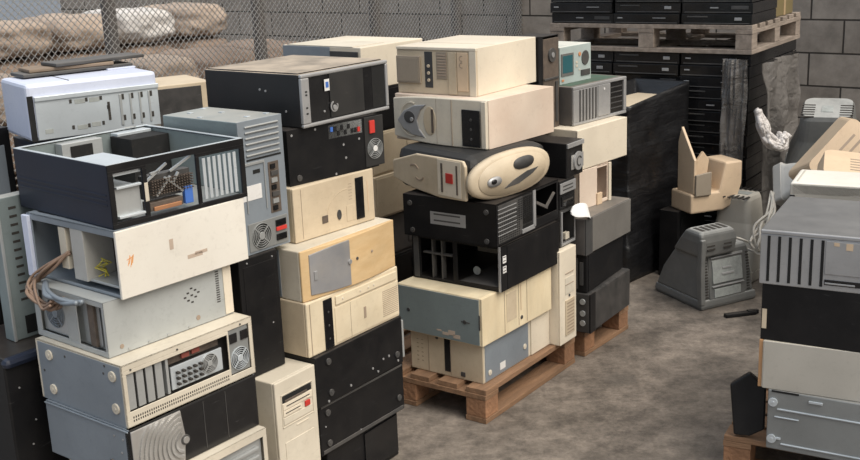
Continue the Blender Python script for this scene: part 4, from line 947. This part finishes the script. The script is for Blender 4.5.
c = case_at('black case standing on the floor, supporting the pale machine at right edge', 1.41, 4.16, -.47, .28, .46, .724, 0); c.solid(M['black']); c.slab('R', (.1, .9, .1, .9), 0, .004, M['black'], 'side_panel')

# black bezel leaning against stack E
root = empty('front_bezel', (1.06, 3.60, .148), 0, 'detached black wedge-shaped front bezel leaning at the left of the right stack', 'computer bezel')
m = MB(); m.prism([(.02, 0), (.075, 0), (.125, .03), (.125, .19), (.065, .235), (.0, .185)], 0, .03); o = m.build('bezel_frame', M['black'], root, bevel=.006)
m = MB(); m.prism([(.035, .03), (.07, .03), (.105, .05), (.105, .175), (.065, .20), (.02, .17)], -.004, .002); q = m.build('inner_grille', M['gloss'], root, bevel=.002)
m = MB(); m.disc(.060, .11, .012, -.009, -.003, 20, .024); m.build('oval_port', M['charcoal'], root, bevel=.001)
root.rotation_euler = (PI/2-.12, 0, -.35); root.location = (1.055, 3.655, .150)
# ------------------------------------------------------------------ CRT monitors
def rr(cx, cy, w, d, z, r=.2, n=6, dx=0):
    out = []; r = min(w, d)*r
    for (sx, sy, a0) in ((1, 1, 0), (-1, 1, 90), (-1, -1, 180), (1, -1, 270)):
        for k in range(n):
            g = math.radians(a0+90*k/(n-1)); out.append((cx+sx*(w/2-r)+r*math.cos(g), cy+sy*(d/2-r)+r*math.sin(g), z))
    return out
def crt(label, loc, rot, w, d, dep, mt, detail=True, name='crt_monitor', base=None):
    """local z runs from the screen (z=0) to the back of the tube housing"""
    root = empty(name, loc, 0, label, 'monitor', 'discarded tube monitors', rot=rot)
    m = MB(); m.loft([rr(0, 0, w*.96, d*.96, 0, .06), rr(0, 0, w, d, .01, .06), rr(0, 0, w, d, .06, .07)]); m.build('screen_bezel', mt, root, bevel=.002)
    m = MB(); m.loft([rr(0, 0, w*.86, d*.84, -.001, .1), rr(0, 0, w*.86, d*.84, .003, .1)]); m.build('screen', M['gloss'], root)
    m = MB(); m.loft([rr(0, 0, w*.97, d*.97, .06, .09), rr(0, .0, w*.90, d*.92, dep*.35, .14), rr(0, .01, w*.66, d*.76, dep*.68, .2), rr(0, .01, w*.60, d*.66, dep*.95, .2), rr(0, .01, w*.55, d*.60, dep, .2)])
    m.build('rear_housing', mt, root, bevel=.002)
    if detail:
        for s in (-1, 1):
            m = MB()
            for k in range(6): m.box(s*.10-.035, s*.10+.035, -d*.28+.03*k, -d*.28+.03*k+.012, dep-.004, dep+.0015)
            m.build('vent_slots', M['vent'], root)
        m = MB(); m.box(-.03, .03, -.05, .03, dep, dep+.003); m.build('rating_label', M['greylabel'], root)
    return root
# grey monitor in front, face down: tapered side left, vented back to the right
root = empty('crt_monitor', (1.475, 5.66, 0), -.0, 'large dusty grey tube monitor standing face-down on the concrete floor', 'monitor', 'discarded tube monitors')
tb = .50  # row direction
A_ = Vector((1.225, 5.73, 0)); B_ = Vector((1.385, 5.36, 0)); C_ = Vector((1.715, 5.53, 0)); D_ = A_+C_-B_
ctr = (A_+C_)/2
e1 = (C_-B_); e2 = (A_-B_)       # e1: width (faces lower right), e2: going back-left
def cp(s, t, z): return (B_+e1*s+e2*t)-Vector((root.location.x, root.location.y, 0))+Vector((0, 0, z))
def quad(s0, s1, t0, t1, z): return [tuple(cp(s, t, z)) for s, t in ((s0, t0), (s1, t0), (s1, t1), (s0, t1))]
m = MB(); m.loft([quad(0, 1, 0, 1, 0), quad(-.01, 1.01, -.01, 1.01, .02), quad(0, 1, 0, 1, .05)]); m.build('screen_bezel', M['crtgrey'], root, bevel=.008)
m = MB(); m.loft([quad(.0, .97, .02, .98, .05), quad(.02, .93, .04, .86, .16), quad(.03, .90, .10, .60, .29), quad(.03, .88, .14, .46, .31)]); m.build('rear_housing', M['crtgrey'], root, bevel=.01)
m = MB(); m.loft([quad(-.01, .60, .02, .62, .28), quad(-.03, .62, .0, .45, .36), quad(-.02, .60, .02, .36, .405), quad(.02, .56, .06, .33, .415)]); m.build('top_housing', M['crtgrey'], root, bevel=.012)
m = MB(); m.loft([quad(-.02, .06, -.02, .06, .03), quad(-.04, .04, -.02, .08, .20), quad(-.03, .05, -.01, .06, .38)]); m.build('edge_rib', M['crtgrey'], root, bevel=.006)
def onq(s, z, t=-.004):  # a point on the sloping rear face
    tt = .02+(.04-.02)*((z-.05)/.11) if z < .16 else .04+.06*(z-.16)/.13
    return Vector(cp(s, tt+t, z))
def patch(s0, s1, z0, z1, th, nm, mt, off=0.):
    nrm = Vector((e1.y, -e1.x, 0)).normalized()
    q = [onq(s0, z0, 0)+nrm*(off-.01), onq(s1, z0, 0)+nrm*(off-.01), onq(s1, z1, 0)+nrm*(off-.01), onq(s0, z1, 0)+nrm*(off-.01)]
    m = MB(); m.loft([[tuple(p) for p in q], [tuple(p+nrm*(th+.01)) for p in q]]); return m.build(nm, mt, root, bevel=.0015)
pl = patch(.16, .80, .05, .27, .006, 'rear_plate', M['crtgrey']); patch(.22, .76, .13, .25, .009, 'rating_label', M['greylabel']); patch(.24, .72, .055, .10, .009, 'port_label', M['greylabel'])
patch(.20, .78, .112, .118, .012, 'plate_ridge', M['silver']); patch(.20, .78, .262, .268, .012, 'plate_ridge', M['silver'])
patch(.38, .60, .17, .18, .011, 'label_print', M['silver']); patch(.40, .56, .20, .21, .011, 'label_print', M['silver'])
for k in range(14): patch(.09, .14, .06+.015*k, .067+.015*k, .004, 'vent_slit', M['vent']); patch(.85, .90, .06+.015*k, .067+.015*k, .004, 'vent_slit', M['vent'])
nrm = Vector((e1.y, -e1.x, 0)).normalized()
for s in (.08, .38):
    for k in range(4):
        p = [Vector(cp(s, .0, .318+.018*k)), Vector(cp(s+.14, .0, .318+.018*k)), Vector(cp(s+.14, .0, .326+.018*k)), Vector(cp(s, .0, .326+.018*k))]
        m = MB(); m.loft([[tuple(x-nrm*.02) for x in p], [tuple(x+nrm*(.002-.003*k)) for x in p]]); m.build('vent_slit', M['vent'], root)
m = MB()
for k in range(5): m.loft([quad(.06+.1*k, .12+.1*k, .09, .29, .414), quad(.06+.1*k, .12+.1*k, .09, .29, .4165)])
m.build('top_vents', M['vent'], root)
# cable over the grey monitor
def curve(ctrl, per=7):
    ctrl = [Vector(p) for p in ctrl]; out = []
    for i in range(len(ctrl)-1):
        p0, p1, p2, p3 = ctrl[max(i-1, 0)], ctrl[i], ctrl[i+1], ctrl[min(i+2, len(ctrl)-1)]
        for j in range(per):
            t = j/per; out.append(.5*((2*p1)+(p2-p0)*t+(2*p0-5*p1+4*p2-p3)*t*t+(3*p1-p0-3*p2+p3)*t**3))
    return out+[ctrl[-1]]
m = MB(); m.tube(curve([cp(.55, .2, .36)+root.location, cp(.70, .0, .345)+root.location, cp(.92, .02, .30)+root.location, cp(1.10, .15, .24)+root.location, cp(1.2, .5, .2)+root.location, cp(1.25, .7, .01)+root.location]), .006)
tag(m.build('monitor_cable', M['cablegrey'], smooth=True), 'pale cable running off the back of the floor-standing grey monitor', 'cable')

crt('white rounded tube monitor face-down behind the large dusty grey monitor', (1.757, 5.979, 0), (0, 0, .82), .29, .29, .47, M['greycream'])
crt('dusty grey tube monitor tilted on top of the heap against the block wall', (2.27, 6.12, .50), (.28, .0, -.40), .46, .42, .44, M['crtgrey'])
crt('pale tube monitor lying face-down on the floor beneath the monitor heap', (2.31, 6.17, 0), (0, 0, -.4), .42, .40, .46, M['crtlight'])
crt('dull grey tube monitor on the floor under the peach-coloured housings', (2.10, 5.60, 0), (0, 0, -.3), .40, .36, .50, M['crtgrey'])
crt('grey tube monitor on the floor at the right edge behind the pale machine', (2.66, 5.75, 0), (0, 0, .6), .42, .38, .44, M['crtgrey'])
crt('small white tilted monitor housing left of the peach-coloured housings', (1.95, 5.76, .51), (.9, .5, .3), .26, .24, .22, M['crtlight'], detail=False)

# open plastic monitor housings (five-sided trays)
def housing(label, loc, rot, w, d, h, mt, inner, t=.006, taper=.8, name='monitor_housing', slots=True, step=None):
    root = empty(name, loc, 0, label, 'plastic housing', 'empty plastic housings', rot=rot)
    m = MB()
    o0 = rr(0, 0, w, d, 0, .08, 5); o1 = rr(0, 0, w*taper, d*taper, h, .12, 5); i1 = rr(0, 0, w*taper-2*t, d*taper-2*t, h-t, .12, 5); i0 = rr(0, 0, w-2*t, d-2*t, 0, .08, 5)
    m.loft([i0, o0, o1], cap=False); n = len(o0)
    top = [m.pt(*p) for p in o1]; m.face(top)
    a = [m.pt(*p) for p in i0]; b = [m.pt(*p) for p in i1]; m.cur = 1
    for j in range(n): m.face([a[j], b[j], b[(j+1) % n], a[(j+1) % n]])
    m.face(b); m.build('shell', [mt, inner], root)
    if slots:
        m = MB()
        for k in range(5): m.box(-w*.25, w*.25, -d*.25+.04*k, -d*.25+.04*k+.012, h-.001, h+.0012)
        m.build('vent_slots', inner, root)
    return root
housing('large peach-coloured monitor housing tipped on edge at the right heap', (2.12, 5.50, .70), (1.05, -.75, .25), .42, .36, .22, M['shell'], M['shelldark'])
housing('flat peach vented cover lying behind the pale machine at right edge', (2.08, 4.93, .745), (.10, .10, -.35), .55, .40, .08, M['shell'], M['shelldark'], taper=.92)
c = case_at('dark case standing under the flat peach vented cover', 1.93, 4.86, -.35, .30, .40, .68, 0); c.solid(M['darkgrey']); c.slab('R', (.1, .9, .1, .9), 0, .004, M['darkgrey'], 'side_panel')
# beige printer-like housing in front of the wrapped load
x, y, z = 1.435, 5.905, .3915
root = empty('printer_housing', (x, y, z), .35, 'peach beige angular printer housing with upright flaps beside the black wrapped load', 'plastic housing', 'empty plastic housings')
def ph(nm, pts, t0, t1, mt, bv=.004, ax='y'):
    m = MB(); m.map = (lambda s, t, d: (s, d, t)) if ax == 'y' else (lambda s, t, d: (d, s, t))
    m.prism(pts, t0, t1); return m.build(nm, mt, root, bevel=bv)
b0 = ph('body', [(-.02, 0), (.19, 0), (.27, .03), (.31, .14), (.31, .27), (.20, .27), (.16, .11), (-.02, .11)], -.06, .14, M['shell'], .010)
ph('upright_flap', [(.04, .11), (.115, .11), (.14, .28), (.10, .33), (.06, .28)], .01, .03, M['shell'])
ph('upright_panel', [(-.06, .11), (.10, .11), (.10, .38), (.07, .47), (-.06, .30)], -.005, .012, M['shell'], ax='x')
ph('grey_flap', [(.0, .10), (.10, .10), (.10, .23), (.0, .22)], -.075, -.060, M['taupe'])
c = case_at('black case on the floor carrying the peach beige printer housing', 1.385, 5.915, .82, .12, .30, .39, 0); c.solid(M['black']); c.slab('R', (.1, .9, .1, .9), 0, .004, M['black'], 'side_panel')
cables('white and tan cable loops hanging behind the slatted silver case', [(1.80, 5.60, .56), (1.74, 5.45, .50), (1.68, 5.42, .42), (1.66, 5.40, .33), (1.72, 5.42, .30), (1.80, 5.50, .40)], 5, .007, .03, M['cablegrey'], 9)
m = MB(); m.box(-.085, .085, -.016, .016, 0, .02); m.box(.04, .1, -.012, .012, .004, .026)
o = m.build('plastic_strip', M['black'], bevel=.004); o.location = (1.56, 5.27, .0005); o.rotation_euler = (0, 0, .22); tag(o, 'short black plastic strip lying on the floor by the grey monitor', 'plastic strip')

# ------------------------------------------------------------------ black wrapped load
def wrapped(label, x, y, th, a, b, h, mt):
    c = Case('wrapped_load', label, x, y, th, a, b, h, 0, cat='wrapped pallet load', group=None)
    m = MB(); n = 36; rows = []
    def P(s, t, z, k):
        w = .014*noise.noise(Vector((s*5, t*5+3, z*9)))+.010*noise.noise(Vector((s*14+5, t*14, z*22+s*9)))
        return (s+w*k[0], t+w*k[1], z)
    per = []
    N_ = 26
    for i in range(N_): per.append((-b/2+b*i/N_, -a/2, (0, -1)))
    for i in range(N_): per.append((b/2, -a/2+a*i/N_, (1, 0)))
    for i in range(N_): per.append((b/2-b*i/N_, a/2, (0, 1)))
    for i in range(N_): per.append((-b/2, a/2-a*i/N_, (-1, 0)))
    NZ = 40; secs = []
    for j in range(NZ+1):
        z = h*j/NZ
        secs.append([P(s, t, z*(1+.06*(s/b+.5)-.0), k) for s, t, k in per])
    inner = [(s*.93, t*.93, h*(1+.06*(s/b+.5))-.002) for s, t, k in per]; deep = [(s*.93, t*.93, h-.10) for s, t, k in per]
    m.loft(secs+[inner, deep]); m.build('film_wrap', mt, c.root, smooth=True)
    m = MB(); m.box(-b*.44, b*.36, -a*.40, a*.30, h-.098, h-.012); m.build('contents', M['beige'], c.root, bevel=.004)
    return c
wrapped('tall load wrapped in wrinkled black film beside the fourth stack', 1.09, 5.85, .82, .36, .64, 1.00, M['blackfilm'])

# ------------------------------------------------------------------ back load: lower and upper pallet stacks of flat black units
LX, LY, LTH, LA, LB = 1.845, 6.19, .977, 1.27, .965
lu = Vector((math.cos(LTH), math.sin(LTH), 0)); lv = Vector((-lu.y, lu.x, 0)); LF = Vector((LX, LY, 0))
pallet('wooden_pallet', 'weathered pallet on the floor beneath the film-wrapped flat black units', (LX, LY, LTH, LA, LB, .15, 0), M['oldwood'], M['oldwood'])
pallet('wooden_pallet', 'weathered grey pallet held up on the black stacks against the block wall', (LX, LY, LTH, LA, LB, .163, 1.212), M['oldwood'], M['oldwood'], swap=True)
def flat_unit(v):
    m = MB(); w, d = .41, .455
    m.box(-w/2, w/2, -d/2, d/2, 0, .050); m.cur = 1; m.box(-w*.47, w*.47, -d/2-.0015, -d/2+.001, .004, .008)
    if v == 0: m.box(-w*.42, -w*.12, -d/2-.002, -d/2+.001, .034, .040); m.cur = 2; m.box(w*.26, w*.36, -d/2-.003, -d/2+.001, .020, .034)
    if v == 1: m.cur = 2; m.box(-w*.1, w*.02, -d/2-.002, -d/2+.001, .024, .030); m.cur = 1; m.box(w*.2, w*.44, -d/2-.002, -d/2+.001, .020, .036)
    if v == 2: m.cur = 2; m.box(-w*.44, -w*.36, -d/2-.002, -d/2+.001, .026, .032); m.box(w*.10, w*.30, -d/2-.002, -d/2+.001, .028, .031)
    return m
protos = [flat_unit(v).build('flat_player', [M['gloss'], M['charcoal'], M['silver']], bevel=.002) for v in range(3)]
used = [False]*3
rnd = random.Random(4)
ORD = ['top', 'second from the top', 'third from the top', 'fourth from the top', 'fifth from the top', 'sixth from the top', 'seventh from the top', 'eighth from the top', 'ninth from the top', 'tenth from the top', 'sixth from the bottom', 'fifth from the bottom', 'fourth from the bottom', 'third from the bottom', 'second from the bottom', 'bottom one']
def place_unit(p, rz, group, label, sz, v):
    o = protos[v] if not used[v] else protos[v].copy()
    if used[v]: COL.objects.link(o)
    used[v] = True
    o.location = p; o.rotation_euler = (0, 0, rz); o.scale = (1, 1, sz); tag(o, label, 'flat electronic unit', group)
for lev, (z0, n, lh, grp) in enumerate(((.151, 16, 1.060/16, 'flat black units in the lower wrapped load'), (1.376, 6, .062, 'flat black units stacked on the raised pallet'))):
    for ci in range(3):
        for ri in range(2):
            if ri == 1 and (ci > 0 or lev == 1): continue
            for k in range(n):
                p = LF+lv*(.215+.42*ci+rnd.uniform(-.004, .004))+lu*(.235+.475*ri+rnd.uniform(-.012, .012))+Vector((0, 0, z0+lh*k+.0004))
                cn = ('rear' if ri else ('right', 'middle', 'left')[ci])
                od = ORD[n-1-k] if lev == 0 else (ORD[:3]+['third from the bottom', 'second from the bottom', 'bottom one'])[n-1-k]
                place_unit(p, LTH-PI/2, grp, 'flat black unit, %s in the %s column %s' % (od, cn, 'under' if lev == 0 else 'on')+' the raised pallet', lh/.0508*.97, (k*k+ci*2+k//3) % 3 if rnd.random() < .7 else 0)
# the units' long detail side faces the left-hand side of the load
p = LF+lv*.20+lu*.72
c = Case('cardboard_box', 'dark ochre cardboard box at the right end of the raised pallet', p.x-lu.x*.2-lv.x*.17, p.y-lu.y*.2-lv.y*.17, LTH, .34, .36, .34, 1.376, cat='box', group=None); c.solid(M['ochre']); c.slab('R', (.45, .55, 0, 1), 0, .002, M['card'], 'tape')

# cloudy film draped over the right side of the lower load
def drape(label, o, du, width, z0, z1, mt, seed, out=.03, name='plastic_film', cat='plastic film', thick=.004, flare=.12):
    m = MB(); n, k = 26, 26; du = du.normalized(); dn = Vector((du.y, -du.x, 0)); A = []; B = []
    for j in range(k+1):
        t = j/k; z = z1+(z0-z1)*t; ra = []; rb = []
        for i in range(n+1):
            s = i/n; w = .05*noise.noise(Vector((s*4+seed, t*3, seed)))+.02*noise.noise(Vector((s*13, t*9, seed+4)))
            q = o+du*(width*s)+dn*(out+w+.075+flare*t*(1-s)*s)+Vector((0, 0, z))
            ra.append(m.pt(*q)); rb.append(m.pt(*(q+dn*thick)))
        A.append(ra); B.append(rb)
    for j in range(k):
        for i in range(n):
            m.face([A[j][i], A[j][i+1], A[j+1][i+1], A[j+1][i]]); m.face([B[j][i], B[j+1][i], B[j+1][i+1], B[j][i+1]])
    return tag(m.build(name, mt, smooth=True), label, cat)
drape('cloudy grey plastic film hanging over the right side of the back load', LF-lu*.15, lu, .72, .10, 1.18, M['greyfilm'], 2.3, flare=.05)
drape('narrow strip of cloudy grey film round the front corner of the back load', LF+lv*.15, -lv, .14, .12, 1.19, M['greyfilm'], 5.1, flare=0, out=-.03)
cables('crumpled bundle of white plastic film hanging at the corner of the back load', [tuple(LF+Vector((-.03, -.25, .94))), tuple(LF+Vector((.0, -.26, .86))), tuple(LF+Vector((.04, -.27, .76))), tuple(LF+Vector((.10, -.26, .74))), tuple(LF+Vector((.13, -.24, .79)))], 12, .015, .028, M['whitefilm'], 12, cat='plastic film')

# ------------------------------------------------------------------ setting: floor, wall
m = MB(); m.box(-9, 9, -2, 16, -.1, 0); tag(m.build('floor', concrete()), kind='structure')
BHT = .234
wd = Vector((-.79, .613, 0)).normalized(); w0 = Vector((2.84, 7.8, 0))-wd*5
m = MB(); m.box(0, 14, 0, .2, 0, 3.2); o = m.build('wall_back', blockwall(BHT)); o.location = w0; o.rotation_euler = (0, 0, math.atan2(wd.y, wd.x)+PI)
o.location = w0+wd*14
tag(o, kind='structure')
# ------------------------------------------------------------------ chain-link fence
P0 = Vector((-1.71, 6.05, 0)); P4 = Vector((.81, 9.30, 0)); fd = (P4-P0)/4
fth = math.atan2(fd.y, fd.x); sp = fd.length
root = empty('chain_link_fence', P0-fd*3, fth, 'rusty grey chain-link fence with steel posts across the back left', 'fence')
FL = sp*7+.1; FH = 2.3
POSTS = [.05, 1.0, 2.05, 3.15, 4.27, 5.40, 6.38, 7.25]
m = MB(); pitch = .040; w = .0042
for k in range(int((FL+FH)/pitch)+1):
    for sgn in (1, -1):
        if sgn == 1: x0 = k*pitch-FH; a0 = max(0, -x0); a1 = min(FH, FL-x0); P, Q = (x0+a0, a0), (x0+a1, a1)
        else: x0 = k*pitch; a0 = max(0, x0-FL); a1 = min(FH, x0); P, Q = (x0-a0, a0), (x0-a1, a1)
        if a1-a0 < .02: continue
        off = .003*sgn; nx = w/2
        i = [m.pt(P[0]-nx, off-w/2, P[1]), m.pt(P[0]+nx, off-w/2, P[1]), m.pt(P[0]+nx, off+w/2, P[1]), m.pt(P[0]-nx, off+w/2, P[1]),
             m.pt(Q[0]-nx, off-w/2, Q[1]), m.pt(Q[0]+nx, off-w/2, Q[1]), m.pt(Q[0]+nx, off+w/2, Q[1]), m.pt(Q[0]-nx, off+w/2, Q[1])]
        for q in ((0, 1, 5, 4), (1, 2, 6, 5), (2, 3, 7, 6), (3, 0, 4, 7), (0, 3, 2, 1), (4, 5, 6, 7)): m.face([i[z] for z in q])
m.build('wire_mesh', M['fence'], root)
for xs in POSTS:
    m = MB(); m.disc(xs, .05, .040, 0, FH+.05, 14); m.build('fence_post', M['post'], root, smooth=False)
m = MB(); m.tube([(0, .02, FH), (FL, .02, FH)], .022); m.build('top_rail', M['post'], root)

# ------------------------------------------------------------------ sacks behind the fence
def sack(label, x, y, z, w, d, h, rz, mt, seed):
    bm = bmesh.new(); bmesh.ops.create_cube(bm, size=1); bmesh.ops.subdivide_edges(bm, edges=bm.edges, cuts=11, use_grid_fill=True)
    for v in bm.verts:
        p = v.co*2; q = p.copy()
        ln = (abs(p.x)**5+abs(p.y)**5+abs(p.z)**5)**.2; q = p/ln*1.0
        sag = 1+.10*(1-q.z)*.5
        wv = .10*noise.noise(q*1.6+Vector((seed, 0, 0)))+.07*noise.noise(q*3.5+Vector((0, seed, 0)))-.06*abs(noise.noise(q*6+Vector((0, 0, seed))))+.02*abs(noise.noise(Vector((q.x*9, q.y*9, q.z*2.5+seed))))
        v.co = Vector((q.x*w/2*sag, q.y*d/2*sag, q.z*h/2))*(1+wv)
    for ax, lo, hi in ((0, -w/2, w/2), (1, -d/2, d/2), (2, 0, h)):
        mn = min(v.co[ax] for v in bm.verts); mx_ = max(v.co[ax] for v in bm.verts)
        for v in bm.verts: v.co[ax] = lo+(v.co[ax]-mn)/(mx_-mn)*(hi-lo)
    me = bpy.data.meshes.new('bulk_sack'); bm.to_mesh(me); bm.free(); me.materials.append(mt)
    for p in me.polygons: p.use_smooth = True
    o = bpy.data.objects.new('bulk_sack', me); COL.objects.link(o); o.location = (x, y, z); o.rotation_euler = (0, 0, rz)
    return tag(o, label, 'sack', 'sacks piled behind the fence')
fu = fd.normalized(); fv = Vector((-fu.y, fu.x, 0)); rs = random.Random(21)
nth = ['leftmost', 'second', 'third', 'fourth', 'fifth', 'sixth', 'seventh', 'eighth', 'ninth']
for row in range(2):
    for ci in range(5):
        base = P0+fu*(-1.70+.84*ci)+fv*(.60+.92*row)
        sack('large brown ground sack, %s from left in the %s row behind the fence' % (nth[ci], ('front', 'back')[row]), base.x, base.y, 0, .78, .74, .74, fth, M['sackbrown'], rs.uniform(0, 90))
    for ci in range(8):
        zz = .745
        for ly in range(2+row):
            h_ = (.27, .25, .24)[ly]
            top = ly == 1+row
            mt = rs.choice(['sackwhite', 'sackwhite', 'sacktan', 'sackgrey']) if (top and row) else ('sackgrey' if ci < 2 and rs.random() < .6 else rs.choice(['sackbrown', 'sacktan', 'sackbrown']))
            cn = {'sackbrown': 'brown', 'sacktan': 'tan', 'sackwhite': 'dirty white', 'sackgrey': 'grey'}[mt]
            q = P0+fu*(-1.86+.51*ci+.1*row)+fv*(.60+.92*row)
            sack('crumpled %s sack, %s from left in %s %s layer behind the fence' % (cn, nth[ci], ('front', 'back')[row], ('lower', 'upper')[ly] if not row else ('lower', 'middle', 'upper')[ly]),
                 q.x, q.y, zz, .49, .70, h_, fth, M[mt], rs.uniform(0, 90)); zz += h_+.003
for w_, d_, z_, s_, lb in ((.50, .38, .30, 4.05, 'small white sack in front of the block wall behind the right fence post'), (.42, .38, .20, 4.60, 'flat whitish sack low beside the small white sack at the wall')):
    q = P0+fu*(s_-1.25)+fv*.40
    sack(lb, q.x, q.y, 0.86 if w_ == .5 else .86, w_, d_, z_, .8, M['sackwhite'], s_*7)
    c = case_at('closed brown crate beneath the %s' % ('small white sack' if w_ == .5 else 'flat whitish sack'), q.x-.24*fu.x-.21*fv.x, q.y-.24*fu.y-.21*fv.y, fth, .42, .46, .86, 0, cat='crate', name='crate', group='crates behind the fence'); c.solid(M['brown']); c.slab('R', (.05, .95, .4, .5), 0, .008, M['brown'], 'batten')

# dark boards lying on the steel-tray case
for i, (dx, dy, rz, mt, lb, L_, z_) in enumerate(((.02, .10, .25, 'charcoal', 'dark board lowest on the steel-tray case at upper left', .40, 0), (.00, .11, .05, 'brown', 'brown worn board lying on the dark board at upper left', .30, .013), (.10, .13, .45, 'charcoal', 'narrow dark tray tilted across the brown board at upper left', .34, .026))):
    x, y, th, a, b_, h, z = G['A0']
    m = MB(); m.box(-L_/2, L_/2, -.06, .06, 0, .012); o = m.build('loose_board', M[mt], bevel=.003)
    px, py = uv(x, y, th, .22+dx, a-.08+dy*.3); o.location = (px, py, z+h+.004+z_); o.rotation_euler = (0, 0, th+rz*.3); tag(o, lb, 'board', 'loose boards on a case')

# ------------------------------------------------------------------ light, sky, camera
w = bpy.data.worlds.new('overcast_sky'); bpy.context.scene.world = w; w.use_nodes = True
nt = w.node_tree; bg = nt.nodes['Background']
tc = nt.nodes.new('ShaderNodeTexCoord'); sx = nt.nodes.new('ShaderNodeSeparateXYZ'); nt.links.new(tc.outputs['Generated'], sx.inputs[0])
rp = nt.nodes.new('ShaderNodeValToRGB'); mr = nt.nodes.new('ShaderNodeMapRange'); mr.inputs['From Min'].default_value = -1
nt.links.new(sx.outputs['X'], mr.inputs['Value']); nt.links.new(mr.outputs[0], rp.inputs['Fac'])
rp.color_ramp.elements[0].color = (.62, .78, 1.0, 1); rp.color_ramp.elements[1].color = (1.0, .93, .84, 1); rp.color_ramp.elements[0].position = .1; rp.color_ramp.elements[1].position = .7
m2 = nt.nodes.new('ShaderNodeMapRange'); m2.inputs['From Min'].default_value = -.1; m2.inputs['From Max'].default_value = .9; m2.inputs['To Min'].default_value = .35; m2.inputs['To Max'].default_value = 1.25
nt.links.new(sx.outputs['Z'], m2.inputs['Value']); mm = nt.nodes.new('ShaderNodeMixRGB'); mm.blend_type = 'MULTIPLY'; mm.inputs['Fac'].default_value = 1
nt.links.new(rp.outputs[0], mm.inputs['Color1']); nt.links.new(m2.outputs[0], mm.inputs['Color2']); nt.links.new(mm.outputs[0], bg.inputs['Color']); bg.inputs['Strength'].default_value = .80
def sun(nm, d, e, col, ang):
    l = bpy.data.lights.new(nm, 'SUN'); l.energy = e; l.color = col; l.angle = math.radians(ang); o = bpy.data.objects.new(nm, l); COL.objects.link(o)
    o.rotation_euler = Vector(d).to_track_quat('-Z', 'Y').to_euler()
sun('soft_sun', (-.62, .50, -1.0), 3.1, (1.0, .95, .88), 50)

cam = bpy.data.cameras.new('camera'); co = bpy.data.objects.new('camera', cam); COL.objects.link(co)
r = Vector((0.99917975, -0.01053888, -0.03909925)); u = Vector((0.04049468, 0.26004005, 0.96474834)).normalized(); wv = r.cross(u)
co.matrix_world = Matrix(((r.x, u.x, wv.x, 0), (r.y, u.y, wv.y, 0), (r.z, u.z, wv.z, 1.9391), (0, 0, 0, 1)))
cam.sensor_width = 36; cam.lens = 36*1098.28/860; cam.clip_start = .05
sc = bpy.context.scene; sc.camera = co
sc.view_settings.view_transform = 'Standard'; sc.view_settings.look = 'None'; sc.view_settings.gamma = 1; sc.view_settings.exposure = 0.2; sc.view_settings.use_curve_mapping = False
